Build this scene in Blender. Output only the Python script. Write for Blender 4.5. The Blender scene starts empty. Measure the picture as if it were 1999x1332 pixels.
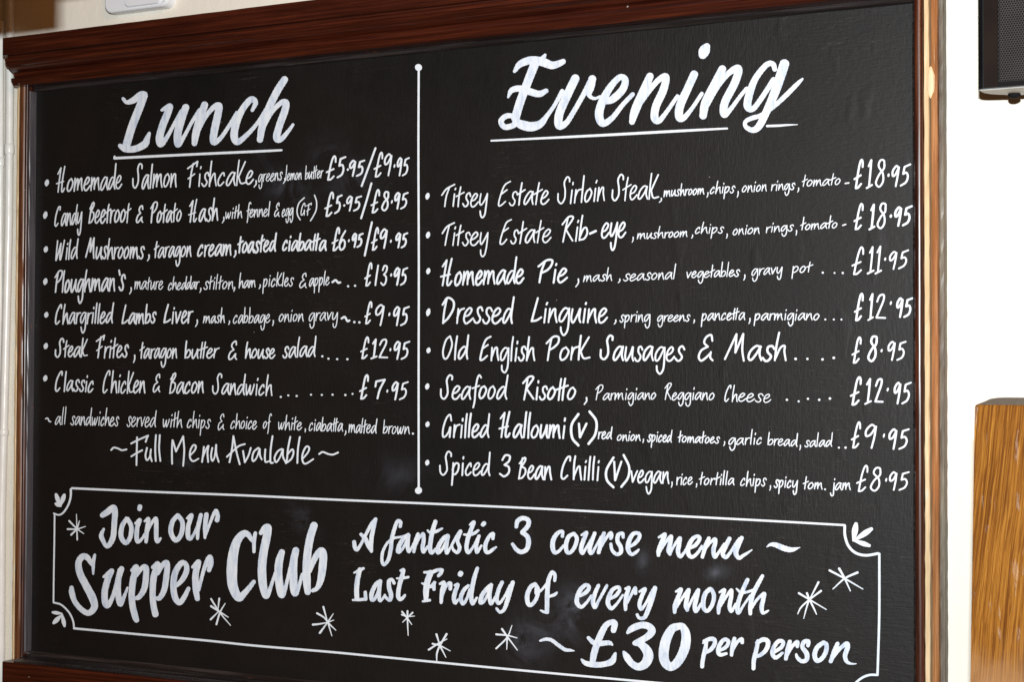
import bpy, math, random
import numpy as np
from mathutils import Matrix, Vector

scene = bpy.context.scene
R = math.radians

# ------------------------------------------------------------------ camera
# The wall is the plane y = 0, metres; x runs right along it, z is up.
# The panel of the menu board fills x 0..1.5, z 1.109..2.056.
FPX, CX, CY = 3300.0, 999.5, 666.0              # lens in pixels of the 1999 x 1332 photograph
AX = np.array([5250.0 + CX, 722.0 - CY, FPX]); AX /= np.linalg.norm(AX)
_c = FPX / (-145000.0 - CY)
AZ = np.array([-(AX[1] + AX[2] * _c) / AX[0], 1.0, _c]); AZ /= np.linalg.norm(AZ)
AY = np.cross(AZ, AX)
RM = np.array([AX, AY, AZ])                     # camera axes -> world
CAM = np.array([2.0565097, -2.15681816, 1.56988112])
cd = bpy.data.cameras.new('camera'); cam = bpy.data.objects.new('camera', cd)
scene.collection.objects.link(cam); scene.camera = cam
cd.sensor_width = 36.0; cd.lens = FPX / 1999.0 * 36.0
cd.clip_start = 0.02; cd.clip_end = 60
m4 = Matrix([list(RM[0]) + [CAM[0]], list(RM[1]) + [CAM[1]], list(RM[2]) + [CAM[2]], [0, 0, 0, 1]])
cam.matrix_world = m4

# ------------------------------------------------------------------ light
world = bpy.data.worlds.new('World'); scene.world = world; world.use_nodes = True
bg = world.node_tree.nodes['Background']
bg.inputs[0].default_value = (1.0, 0.44, 0.155, 1); bg.inputs[1].default_value = 0.064
FL = CAM + RM[:, 1] * 0.22
def area(name, loc, mat, sx, sy, power, col):
    l = bpy.data.lights.new(name, 'AREA'); l.shape = 'RECTANGLE'; l.size = sx; l.size_y = sy
    l.energy = power; l.color = col
    o = bpy.data.objects.new(name, l); scene.collection.objects.link(o); o.matrix_world = mat
    return o
mf = m4.copy(); mf.translation = Vector(FL)
area('camera_flash', FL, mf, 0.055, 0.035, 79.0, (0.925, 0.985, 1.0))
# the warm room lamps, up and to the right behind the photographer
wl = Matrix.Translation((3.3, -2.6, 2.9)) @ (Vector((3.3, -2.6, 2.9)) - Vector((1.2, 0, 1.6))).to_track_quat('Z', 'Y').to_matrix().to_4x4()
area('room_lamp', None, wl, 0.5, 0.5, 24.0, (1.0, 0.40, 0.11))
vs = scene.view_settings
vs.view_transform = 'Standard'; vs.look = 'None'; vs.exposure = 0.0; vs.gamma = 1.0

# ------------------------------------------------------------------ helpers
def at(px, py, d=0.0):
    """point of the wall (or d metres in front of it) measured from the photograph"""
    v = RM @ np.array([px - CX, -(py - CY), -FPX]); t = (-CAM[1] - d) / v[1]
    return CAM + v * t
def at_arr(xy, d):
    n = len(xy); c = np.empty((n, 3)); c[:, 0] = xy[:, 0] - CX; c[:, 1] = -(xy[:, 1] - CY); c[:, 2] = -FPX
    v = c @ RM.T; t = (-CAM[1] - d) / v[:, 1]
    return CAM + v * t[:, None]

def link(name, me, mat, parent=None, label=None, cat=None, kind=None, group=None, smooth=False):
    o = bpy.data.objects.new(name, me); scene.collection.objects.link(o)
    if mat: me.materials.append(mat)
    if smooth:
        for p in me.polygons: p.use_smooth = True
    if parent: o.parent = parent
    if label: o['label'] = label
    if cat: o['category'] = cat
    if kind: o['kind'] = kind
    if group: o['group'] = group
    return o
def empty(name, loc, label=None, cat=None):
    o = bpy.data.objects.new(name, None); scene.collection.objects.link(o); o.location = loc
    if label: o['label'] = label
    if cat: o['category'] = cat
    bpy.context.view_layer.update()
    return o
def keep(o, parent):
    """parent without moving"""
    o.parent = parent; o.matrix_parent_inverse = Matrix.Translation(-Vector(parent.location))
    return o
def mesh(verts, faces, name='m'):
    me = bpy.data.meshes.new(name); me.from_pydata([tuple(v) for v in verts], [], faces); me.update(); return me

def extrude_x(profile, x0, x1, nseg=1, jit=0.0, seed=0):
    """closed profile of (d, z) run along x"""
    rnd = random.Random(seed); vs_, fs = [], []; n = len(profile)
    for k in range(nseg + 1):
        x = x0 + (x1 - x0) * k / nseg
        for (d, z) in profile:
            vs_.append((x, -d + rnd.uniform(-jit, jit), z + rnd.uniform(-jit, jit)))
    for k in range(nseg):
        for i in range(n):
            j = (i + 1) % n
            fs.append((k * n + i, k * n + j, (k + 1) * n + j, (k + 1) * n + i))
    fs.append(tuple(range(n - 1, -1, -1))); fs.append(tuple(nseg * n + i for i in range(n)))
    return vs_, fs
def extrude_z(profile, z0, z1, nseg=1, jit=0.0, seed=0):
    """closed profile of (x, d) run up z"""
    rnd = random.Random(seed); vs_, fs = [], []; n = len(profile)
    for k in range(nseg + 1):
        z = z0 + (z1 - z0) * k / nseg
        for (x, d) in profile:
            vs_.append((x + rnd.uniform(-jit, jit), -d + rnd.uniform(-jit, jit), z))
    for k in range(nseg):
        for i in range(n):
            j = (i + 1) % n
            fs.append((k * n + i, (k + 1) * n + i, (k + 1) * n + j, k * n + j))
    fs.append(tuple(range(n))); fs.append(tuple(nseg * n + i for i in range(n - 1, -1, -1)))
    return vs_, fs
def fix_normals(me):
    import bmesh
    bm = bmesh.new(); bm.from_mesh(me); bmesh.ops.recalc_face_normals(bm, faces=bm.faces); bm.to_mesh(me); bm.free()
def arc(cx, cy, rx, ry, a0, a1, n):
    return [(cx + rx * math.cos(R(a0 + (a1 - a0) * i / n)), cy + ry * math.sin(R(a0 + (a1 - a0) * i / n))) for i in range(n + 1)]

# ------------------------------------------------------------------ materials
class NT:
    def __init__(s, name):
        s.m = bpy.data.materials.new(name); s.m.use_nodes = True; s.t = s.m.node_tree
        s.b = s.t.nodes['Principled BSDF']; s.tc = s.t.nodes.new('ShaderNodeTexCoord')
    def n(s, ty, **kw):
        x = s.t.nodes.new(ty)
        for k, v in kw.items():
            if hasattr(x, k): setattr(x, k, v)
        return x
    def l(s, a, b): s.t.links.new(a, b)
    def mapped(s, sc, loc=(0, 0, 0)):
        mp = s.n('ShaderNodeMapping'); mp.inputs['Scale'].default_value = sc; mp.inputs['Location'].default_value = loc
        g = s.n('ShaderNodeNewGeometry'); s.l(g.outputs['Position'], mp.inputs[0]); return mp.outputs[0]
    def noise(s, sc, scale=1.0, det=4, rough=0.55, loc=(0, 0, 0), dist=0.0):
        x = s.n('ShaderNodeTexNoise'); x.inputs['Scale'].default_value = scale; x.inputs['Detail'].default_value = det
        x.inputs['Roughness'].default_value = rough; x.inputs['Distortion'].default_value = dist
        s.l(s.mapped(sc, loc), x.inputs['Vector']); return x.outputs['Fac']
    def ramp(s, fac, stops, interp='LINEAR'):
        r = s.n('ShaderNodeValToRGB'); e = r.color_ramp.elements; r.color_ramp.interpolation = interp
        while len(e) > 1: e.remove(e[-1])
        e[0].position = stops[0][0]; e[0].color = tuple(stops[0][1]) + (1,)
        for p, c in stops[1:]:
            q = e.new(p); q.color = tuple(c) + (1,)
        s.l(fac, r.inputs[0]); return r.outputs['Color']
    def gray(s, fac, a, b, va=0.0, vb=1.0): return s.ramp(fac, [(a, (va,) * 3), (b, (vb,) * 3)])
    def mix(s, fac, a, b, mode='MIX'):
        x = s.n('ShaderNodeMix'); x.data_type = 'RGBA'; x.blend_type = mode
        for i, v in ((0, fac), (6, a), (7, b)):
            if hasattr(v, 'links') or hasattr(v, 'is_linked'): s.l(v, x.inputs[i])
            elif i == 0: x.inputs[0].default_value = v
            else: x.inputs[i].default_value = tuple(v) + (1,)
        return x.outputs[2]
    def math(s, op, a, b=None, c=None):
        x = s.n('ShaderNodeMath', operation=op)
        for i, v in enumerate((a, b, c)):
            if v is None: continue
            if isinstance(v, (int, float)): x.inputs[i].default_value = v
            else: s.l(v, x.inputs[i])
        return x.outputs[0]
    def bump(s, h, strength=0.3, dist=0.001, prev=None):
        b = s.n('ShaderNodeBump'); b.inputs['Strength'].default_value = strength; b.inputs['Distance'].default_value = dist
        s.l(h, b.inputs['Height'])
        if prev is not None: s.l(prev, b.inputs['Normal'])
        s.l(b.outputs[0], s.b.inputs['Normal']); return b.outputs[0]
    def col(s, c):
        if isinstance(c, tuple): s.b.inputs['Base Color'].default_value = c + (1,)
        else: s.l(c, s.b.inputs['Base Color'])
    def rough(s, r):
        if isinstance(r, (int, float)): s.b.inputs['Roughness'].default_value = r
        else: s.l(r, s.b.inputs['Roughness'])
    def spec(s, v): s.b.inputs['Specular IOR Level'].default_value = v
    def blob(s, x, z, rx, rz, ang=0):
        """soft patch on the wall plane, 1 in the middle"""
        mp = s.n('ShaderNodeMapping', vector_type='TEXTURE'); mp.inputs['Location'].default_value = (x, 0, z)
        mp.inputs['Rotation'].default_value = (0, R(ang), 0); mp.inputs['Scale'].default_value = (rx, 1e3, rz)
        g = s.n('ShaderNodeNewGeometry'); s.l(g.outputs['Position'], mp.inputs[0])
        gr = s.n('ShaderNodeTexGradient', gradient_type='QUADRATIC_SPHERE'); s.l(mp.outputs[0], gr.inputs[0]); return gr.outputs['Fac']

def mat_wall():
    s = NT('cream_wall_paint')
    n1 = s.noise((1, 1, 1), 5, 5); n2 = s.noise((1, 1, 1), 90, 6, .6)
    s.col(s.mix(s.gray(n1, .35, .7), (.81, .755, .655), (.85, .795, .695)))
    s.rough(.55); s.spec(.3)
    b = s.bump(s.noise((1, 1, .6), 14, 4), .5, .004)
    s.bump(n2, .35, .0012, b); return s.m

def mat_panel():
    s = NT('black_board_paint')
    broad = s.noise((1, 1, 1), 2.2, 5, .6)
    c = s.mix(s.gray(broad, .35, .7), (.0026, .0023, .0021), (.0074, .0050, .0042))
    # rubbed chalky smudges left by a damp cloth
    sm = None
    wisp = s.gray(s.noise((1, 1, 1), 16, 6, .65, dist=1.2), .38, .72)
    for (px, py, rx, rz, ang, k) in SMUDGES:
        w = at(px, py); b = s.math('MULTIPLY', s.math('MULTIPLY', s.blob(w[0], w[2], rx, rz, ang), k), wisp)
        sm = b if sm is None else s.math('ADD', sm, b)
    c = s.mix(sm, c, (.075, .08, .10))
    # tiny specks of paint
    v = s.n('ShaderNodeTexVoronoi'); v.inputs['Scale'].default_value = 34; s.l(s.mapped((1, 1, 1)), v.inputs['Vector'])
    gate = s.gray(s.noise((1, 1, 1), 23, 1), .60, .64)
    sp = s.math('MULTIPLY', s.gray(v.outputs['Distance'], .018, .04, 1, 0), gate)
    c = s.mix(sp, c, (.25, .24, .22))
    # hairline scratches
    w = s.noise((1.5, 1, 22), 9, 2, .4, dist=.4)
    scr = s.math('MULTIPLY', s.gray(s.math('ABSOLUTE', s.math('SUBTRACT', w, .5)), 0, .0022, 1, 0), s.gray(s.noise((1, 1, 1), 4, 2), .54, .60))
    c = s.mix(s.math('MULTIPLY', scr, .4), c, (.10, .085, .075))
    s.col(c)
    s.rough(s.math('MULTIPLY_ADD', s.noise((1, 1, 1), 30, 4), .12, .455)); s.spec(.43)
    # the canvas-like brushing of many coats: vertical on the right, crossed elsewhere
    bv = s.noise((5.5, 1, 1), 60, 4, .6, dist=.5); bh = s.noise((1, 1, 6), 55, 4, .6, dist=.5)
    g = s.gray(s.noise((1, 1, 1), 3, 2), .4, .6)
    h = s.mix(g, bv, bh)
    b = s.bump(h, .26, .0014)
    b = s.bump(s.noise((1, 1, 1), 120, 3, .6), .25, .0009, b)
    s.bump(s.gray(s.noise((1.0, 1, .45), 26, 2, .4), .62, .78), .35, .0010, b)
    return s.m

def mat_paint(big=False):
    s = NT('white_sign_paint_broad' if big else 'white_sign_paint')
    fine = s.noise((1, 1, .25) if big else (1, 1, 1), 130 if big else 160, 5, .7, dist=.6)
    c = s.ramp(fine, [(.32, (.47, .55, .70)), (.48, (.68, .74, .83)), (.62, (.79, .825, .87))] if big else [(.3, (.70, .755, .83)), (.55, (.78, .82, .87))])
    s.col(c); s.rough(.42); s.spec(.35)
    s.bump(fine, .25, .0004); return s.m

def mat_wood(name, dark, mid, light, along='x', rough=.30, scale=1.0, worn=None, worn_amt=0.0, wn=(1, 1, 1), coat=.4, specks=False, bumpd=.0006):
    s = NT(name)
    st = {'x': (1.5, 62, 62), 'z': (60, 60, 2.2)}[along]
    st = tuple(v * scale for v in st)
    g = s.noise(st, 3.2, 7, .62, dist=.35); g2 = s.noise(tuple(v * 3.1 for v in st), 3.2, 4, .6, loc=(3, 1, 2))
    c = s.ramp(g, [(.30, dark), (.48, mid), (.66, light)])
    c = s.mix(s.gray(g2, .35, .62, .55, 0), c, dark)
    if worn is not None:
        w = s.gray(s.noise(wn, 11, 6, .65, dist=.5), .62 - worn_amt, .68 - worn_amt)
        c = s.mix(w, c, worn)
    if specks:
        v = s.n('ShaderNodeTexVoronoi'); v.inputs['Scale'].default_value = 42; s.l(s.mapped((1, 1, 1)), v.inputs['Vector'])
        gate = s.gray(s.noise((1, 1, 1), 19, 1), .60, .63)
        c = s.mix(s.math('MULTIPLY', s.gray(v.outputs['Distance'], .03, .07, 1, 0), gate), c, (.42, .36, .32))
    s.col(c); s.rough(s.math('MULTIPLY_ADD', g, .25, rough - .1)); s.b.inputs['Coat Weight'].default_value = coat
    s.b.inputs['Coat Roughness'].default_value = .22
    s.bump(g, .5, bumpd); return s.m

def mat_plain(name, c, rough=.5, spec=.5, nscale=40, var=.12, bump=.2, bd=.0005):
    s = NT(name); n = s.noise((1, 1, 1), nscale, 5)
    s.col(s.mix(s.gray(n, .3, .7), tuple(v * (1 - var) for v in c), tuple(min(1, v * (1 + var)) for v in c)))
    s.rough(rough); s.spec(spec); s.bump(n, bump, bd); return s.m

# ------------------------------------------------------------------ hand lettering
# Every painted stroke is a round brush run along a curve; strokes of a word are unioned as a
# distance field and contoured, giving one thin skin of paint on the board per word.
def catmull(pts, step):
    """pts (n,3) with repeated points as corners -> dense (m,3)"""
    segs, cur = [], [pts[0]]
    for p in pts[1:]:
        if abs(p[0] - cur[-1][0]) + abs(p[1] - cur[-1][1]) < 1e-6:
            if len(cur) > 1: segs.append(cur)
            cur = [p]
        else: cur.append(p)
    if len(cur) > 1 or not segs: segs.append(cur)
    out = []
    for s in segs:
        a = np.array(s, float)
        if len(a) == 1: out.append(a); continue
        e = np.vstack([2 * a[0] - a[1], a, 2 * a[-1] - a[-2]])
        for i in range(1, len(e) - 2):
            p0, p1, p2, p3 = e[i - 1], e[i], e[i + 1], e[i + 2]
            n = max(2, int(np.hypot(*(p2 - p1)[:2]) / step) + 1)
            t = np.linspace(0, 1, n + 1)[:, None]
            q = .5 * ((2 * p1) + (p2 - p0) * t + (2 * p0 - 5 * p1 + 4 * p2 - p3) * t ** 2 + (3 * p1 - p0 - 3 * p2 + p3) * t ** 3)
            out.append(q)
    return np.vstack(out)

def field(strokes, cell, rough=0.12, seed=0):
    """strokes: list of dense (m,3) arrays x,y,width -> grid of signed distance"""
    al = np.vstack(strokes); pad = al[:, 2].max() / 2 + 3 * cell
    x0, y0 = al[:, 0].min() - pad, al[:, 1].min() - pad
    nx = int((al[:, 0].max() + pad - x0) / cell) + 2; ny = int((al[:, 1].max() + pad - y0) / cell) + 2
    F = np.full((ny, nx), 1e3)
    for s in strokes:
        if len(s) == 1: s = np.vstack([s, s + [0.01, 0.01, 0]])
        for a, b in zip(s[:-1], s[1:]):
            r = max(a[2], b[2]) / 2 + 2.5 * cell
            i0 = max(0, int((min(a[0], b[0]) - r - x0) / cell)); i1 = min(nx, int((max(a[0], b[0]) + r - x0) / cell) + 2)
            j0 = max(0, int((min(a[1], b[1]) - r - y0) / cell)); j1 = min(ny, int((max(a[1], b[1]) + r - y0) / cell) + 2)
            gx = (x0 + cell * np.arange(i0, i1))[None, :]; gy = (y0 + cell * np.arange(j0, j1))[:, None]
            dx, dy = b[0] - a[0], b[1] - a[1]; L2 = dx * dx + dy * dy + 1e-12
            t = np.clip(((gx - a[0]) * dx + (gy - a[1]) * dy) / L2, 0, 1)
            d = np.hypot(gx - a[0] - t * dx, gy - a[1] - t * dy) - (a[2] + (b[2] - a[2]) * t) / 2
            np.minimum(F[j0:j1, i0:i1], d, out=F[j0:j1, i0:i1])
    if rough:
        gx = (x0 + cell * np.arange(nx))[None, :]; gy = (y0 + cell * np.arange(ny))[:, None]; k = seed * 1.7
        F = F + rough * (np.sin(gx * .9 + gy * .55 + k) * np.sin(gy * .8 - gx * .35 + k * 2) + .6 * np.sin(gx * 2.1 - gy * 1.3 + k) * np.sin(gy * 2.3 + gx * .7))
    return F, x0, y0

def contour_mesh(F, x0, y0, cell, depth):
    ny, nx = F.shape; ins = F < 0
    a, b, c, d = ins[:-1, :-1], ins[:-1, 1:], ins[1:, 1:], ins[1:, :-1]       # corners of a cell, going round
    code = a * 1 + b * 2 + c * 4 + d * 8
    N = ny * nx
    V = lambda j, i: j * nx + i
    H = lambda j, i: N + j * nx + i           # crossing on the edge (j,i)-(j,i+1)
    W = lambda j, i: 2 * N + j * nx + i       # crossing on the edge (j,i)-(j+1,i)
    faces = []
    full = (code == 15)
    for j in range(full.shape[0]):
        row = np.concatenate([[0], full[j].astype(np.int8), [0]]); df = np.diff(row)
        for s, e in zip(np.where(df == 1)[0], np.where(df == -1)[0]):
            faces.append((V(j, s), V(j, e), V(j + 1, e), V(j + 1, s)))
    for cde in range(1, 15):
        js, iz = np.where(code == cde)
        if not len(js): continue
        loop = []
        cs = [lambda j, i: V(j, i), lambda j, i: V(j, i + 1), lambda j, i: V(j + 1, i + 1), lambda j, i: V(j + 1, i)]
        es = [lambda j, i: H(j, i), lambda j, i: W(j, i + 1), lambda j, i: H(j + 1, i), lambda j, i: W(j, i)]
        bits = [cde >> k & 1 for k in range(4)]
        for k in range(4):
            if bits[k]: loop.append(cs[k])
            if bits[k] != bits[(k + 1) % 4]: loop.append(es[k])
        cols = [f(js, iz) for f in loop]
        faces.extend(zip(*[q.tolist() for q in cols]))
    if not faces: return None
    ids = np.unique(np.concatenate([np.array(f) for f in faces]) if len(faces) < 10 else np.fromiter((v for f in faces for v in f), int))
    kind = ids // N; rem = ids % N; jj = rem // nx; ii = rem % nx
    px = ii.astype(float); py = jj.astype(float)
    m = kind == 1; f0 = F[jj[m], ii[m]]; f1 = F[jj[m], ii[m] + 1]; px[m] += f0 / (f0 - f1)
    m = kind == 2; f0 = F[jj[m], ii[m]]; f1 = F[jj[m] + 1, ii[m]]; py[m] += f0 / (f0 - f1)
    co = at_arr(np.stack([x0 + px * cell, y0 + py * cell], 1), depth)
    lut = {int(v): k for k, v in enumerate(ids)}
    me = bpy.data.meshes.new('paint')
    me.from_pydata(co.tolist(), [], [tuple(lut[int(v)] for v in reversed(f)) for f in faces]); me.update()
    return me

PAINTN = [0]
def paint(name, strokes, label=None, big=False, cell=None, rough=None):
    PAINTN[0] += 1
    cell = cell or (1.0 if big else 0.7)
    F, x0, y0 = field(strokes, cell, rough if rough is not None else (.28 if big else .10), PAINTN[0])
    me = contour_mesh(F, x0, y0, cell, .0006 + (PAINTN[0] % 9) * .00004)
    me.materials.clear()
    return link(name, me, M_PAINTB if big else M_PAINT, PANEL, label)

# glyphs: advance, strokes. Small letters: y 0 baseline, 1 x-height, 2 ascender, -1 descender.
# Capitals and figures: y 0..2 of the cap height. A repeated point is a corner.
G = {
'a': (.98, [[(.84, .9), (.55, .97), (.2, .6), (.08, .15), (.26, .02), (.58, .42), (.84, .92)], [(.84, .95), (.78, .4), (.93, .0)]]),
'b': (.88, [[(.2, 2), (.15, 1), (.1, .02)], [(.12, .3), (.38, .82), (.68, .85), (.76, .5), (.5, .1), (.12, .05)]]),
'c': (.84, [[(.66, .72), (.6, .97), (.38, .85), (.12, .4), (.14, .04), (.36, .02), (.66, .28)]]),
'd': (.98, [[(.8, .85), (.52, .93), (.2, .6), (.08, .15), (.26, .02), (.58, .42), (.82, .9)], [(.93, 2), (.85, 1), (.8, .35), (.92, 0)]]),
'e': (.82, [[(.12, .42), (.45, .55), (.66, .85), (.46, 1.0), (.18, .7), (.07, .25), (.22, .0), (.48, .05), (.78, .34)]]),
'f': (.62, [[(.82, 1.75), (.66, 2), (.46, 1.7), (.36, .8), (.3, -.2), (.2, -.7)], [(.08, .8), (.66, 1.0)]]),
'g': (.98, [[(.84, .9), (.5, .97), (.16, .55), (.14, .1), (.4, .12), (.84, .92)], [(.86, .97), (.86, 0), (.8, -.6), (.55, -.92), (.32, -.7), (.24, -.35)]]),
'h': (.9, [[(.24, 2), (.15, 1), (.1, 0)], [(.12, .15), (.4, .8), (.64, .95), (.68, .55), (.82, 0)]]),
'i': (.42, [[(.24, .95), (.17, 0)], [(.27, 1.38), (.3, 1.55)]]),
'j': (.5, [[(.4, .95), (.38, 0), (.3, -.75), (.08, -.85), (-.05, -.45)], [(.42, 1.38), (.45, 1.55)]]),
'k': (.95, [[(.22, 2), (.14, 1), (.1, 0)], [(.85, 1.85), (.24, .62), (.24, .62), (.5, .12), (.98, .16)]]),
'l': (.38, [[(.26, 2), (.18, 1), (.13, 0)]]),
'm': (1.3, [[(.14, .95), (.08, 0)], [(.1, .2), (.36, .85), (.53, .9), (.53, .5), (.52, .05)], [(.54, .3), (.8, .85), (.99, .9), (1.01, .5), (1.16, 0)]]),
'n': (.9, [[(.15, .95), (.1, 0)], [(.12, .2), (.42, .85), (.62, .92), (.66, .5), (.8, 0)]]),
'o': (.84, [[(.52, .97), (.24, .78), (.08, .3), (.22, .02), (.52, .18), (.72, .65), (.52, .97)]]),
'p': (.88, [[(.18, .95), (.12, 0), (.08, -.85)], [(.12, .45), (.4, .92), (.7, .85), (.66, .4), (.36, .05), (.13, .1)]]),
'q': (.95, [[(.84, .9), (.5, .97), (.16, .55), (.14, .1), (.4, .12), (.84, .92)], [(.86, .97), (.8, -.85)]]),
'r': (.64, [[(.16, .95), (.12, 0)], [(.13, .35), (.34, .85), (.68, .97)]]),
's': (.74, [[(.74, .78), (.6, 1.02), (.36, .92), (.34, .62), (.56, .3), (.42, .02), (.2, .0), (.04, .2)]]),
't': (.62, [[(.38, 1.75), (.28, .9), (.22, 0)], [(.0, .78), (.7, 1.14)]]),
'#': (1.0, [[(.4, 1.8), (.3, .9), (.24, 0)], [(.78, 1.85), (.68, .9), (.6, 0)], [(.0, .82), (1.06, 1.2)]]),
'u': (.9, [[(.15, .95), (.1, .3), (.24, .0), (.56, .5), (.74, .95)], [(.77, .95), (.71, .3), (.84, 0)]]),
'v': (.8, [[(.1, .95), (.28, .02), (.28, .02), (.5, .5), (.74, .97)]]),
'w': (1.15, [[(.12, .95), (.16, .25), (.28, .02), (.6, .85), (.6, .85), (.58, .2), (.7, .02), (.94, .55), (1.04, .97)]]),
'y': (.9, [[(.15, .95), (.1, .35), (.26, .08), (.56, .45), (.78, .95)], [(.8, .95), (.76, 0), (.66, -.7), (.44, -.92), (.28, -.7), (.22, -.4)]]),
'H': (1.2, [[(.08, 1.45), (.42, 1.92), (.42, 1.92), (.32, 1.0), (.22, .0)], [(.0, .68), (.78, .85)], [(.85, 2), (.66, 1.0), (.6, .12), (.76, .04), (.95, .3)]]),
'S': (1.05, [[(1.0, 1.62), (.98, 1.9), (.76, 2.0), (.56, 1.6), (.66, 1.0), (.66, .4), (.4, .02), (.14, .25), (.1, .8)]]),
'F': (1.0, [[(.55, 1.85), (.4, 1.0), (.3, 0)], [(.05, 1.48), (.95, 1.98), (.95, 1.98), (.88, 1.62)], [(.12, .62), (.74, 1.02)]]),
'C': (1.02, [[(.8, 1.6), (.78, 1.95), (.55, 1.85), (.22, 1.1), (.1, .25), (.28, .0), (.6, .3)]]),
'B': (.9, [[(.42, 1.9), (.24, 1.0), (.1, 0)], [(.14, 1.4), (.58, 1.98), (.72, 1.75), (.32, 1.08), (.32, 1.08), (.68, 1.0), (.72, .55), (.42, .12), (.1, .06)]]),
'P': (.95, [[(.4, 1.85), (.25, 1.0), (.16, 0)], [(.02, 1.4), (.5, 1.95), (.88, 1.95), (.86, 1.5), (.6, 1.1), (.26, .85)]]),
'W': (1.25, [[(.2, 1.9), (.1, .1), (.2, .05), (.66, 1.6), (.66, 1.6), (.6, .1), (.72, .08), (1.1, 1.9)]]),
'M': (1.3, [[(.05, .1), (.6, 1.95), (.6, 1.95), (.62, .6), (.62, .6), (1.0, 1.95), (1.0, 1.95), (1.0, .8), (1.12, 0)]]),
'N': (1.35, [[(.12, .1), (.16, 1.7), (.16, 1.7), (.62, .85), (.62, .85), (1.1, 1.98), (1.1, 1.98), (1.14, .9), (1.12, -.05)]]),
'L': (.85, [[(.42, 1.98), (.2, .9), (.08, .08), (.08, .08), (.42, .16), (.74, .42)]]),
'T': (.85, [[(.6, 1.72), (.42, .9), (.34, 0)], [(.02, 1.05), (.38, 1.6), (.98, 1.98)]]),
'E': (.95, [[(.92, 1.98), (.55, 1.75), (.32, 1.3), (.12, .5), (.1, .05), (.34, .06), (.66, .36)], [(.26, .98), (.72, 1.3)]]),
'R': (1.0, [[(.4, 1.85), (.26, .9), (.16, 0)], [(.0, 1.4), (.48, 1.98), (.82, 1.85), (.32, .95), (.32, .95), (.92, .05)]]),
'D': (1.05, [[(.28, 1.85), (.16, .9), (.12, 0)], [(.0, 1.4), (.36, 1.98), (.78, 1.7), (.8, 1.1), (.5, .4), (.12, .04)]]),
'O': (.95, [[(.62, 1.95), (.28, 1.6), (.08, .7), (.2, .04), (.5, .2), (.82, 1.2), (.62, 1.95)]]),
'G': (.98, [[(.82, 1.4), (.68, 1.95), (.36, 1.6), (.12, .7), (.12, .08), (.36, .06), (.62, .5), (.7, .86)], [(.74, .86), (.72, 0)]]),
'V': (.85, [[(.15, 1.9), (.26, .05), (.26, .05), (.86, 1.9)]]),
'A': (1.25, [[(.15, .05), (.45, 1.98), (.45, 1.98), (.88, 0)], [(.0, .45), (.5, 1.05), (1.25, 1.4)]]),
'&': (.92, [[(.88, 1.55), (.8, 1.96), (.5, 1.8), (.38, 1.4), (.62, 1.08), (.62, 1.08), (.24, .8), (.08, .3), (.22, .02), (.5, .2), (.82, .62)], [(.84, .66), (.8, .3), (.98, .05)]]),
'£': (1.0, [[(1.0, 1.52), (.98, 1.86), (.82, 2.0), (.62, 1.75), (.42, 1.1), (.2, .06), (.2, .06), (.5, .1), (.86, .36)], [(.0, .68), (.8, .95)]]),
'1': (.62, [[(.1, 1.55), (.46, 1.98), (.46, 1.98), (.36, 1.0), (.26, .12)], [(-.06, .0), (.66, .22)]]),
'|': (.4, [[(.34, 1.98), (.2, .9), (.1, .02)]]),
'2': (.85, [[(.12, 1.4), (.34, 1.88), (.7, 1.95), (.7, 1.5), (.34, .6), (.12, .08), (.12, .08), (.92, .05)]]),
'3': (.8, [[(.22, 1.5), (.42, 1.92), (.74, 1.85), (.7, 1.4), (.38, 1.06), (.38, 1.06), (.7, .85), (.7, .35), (.38, .02), (.06, .25)]]),
'5': (.95, [[(1.02, 1.97), (.42, 1.78), (.42, 1.78), (.3, 1.12), (.3, 1.12), (.66, 1.2), (.84, .8), (.64, .28), (.1, .0)]]),
'6': (.8, [[(.7, 1.95), (.36, 1.3), (.14, .5), (.3, .03), (.62, .25), (.7, .8), (.46, 1.05), (.16, .6)]]),
'7': (.95, [[(.06, 1.2), (.12, 1.72), (.12, 1.72), (.98, 1.9), (.98, 1.9), (.5, .9), (.3, 0)]]),
'8': (.85, [[(.7, 1.5), (.68, 1.9), (.42, 1.92), (.32, 1.5), (.62, 1.0), (.66, .4), (.4, .02), (.16, .3), (.36, .9), (.66, 1.3), (.72, 1.6)]]),
'9': (1.02, [[(.78, 1.75), (.5, 1.95), (.14, 1.5), (.16, 1.02), (.46, 1.15), (.8, 1.8), (.8, 1.8), (.7, .9), (.55, 0)]]),
}
_rng = random.Random(7)
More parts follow.
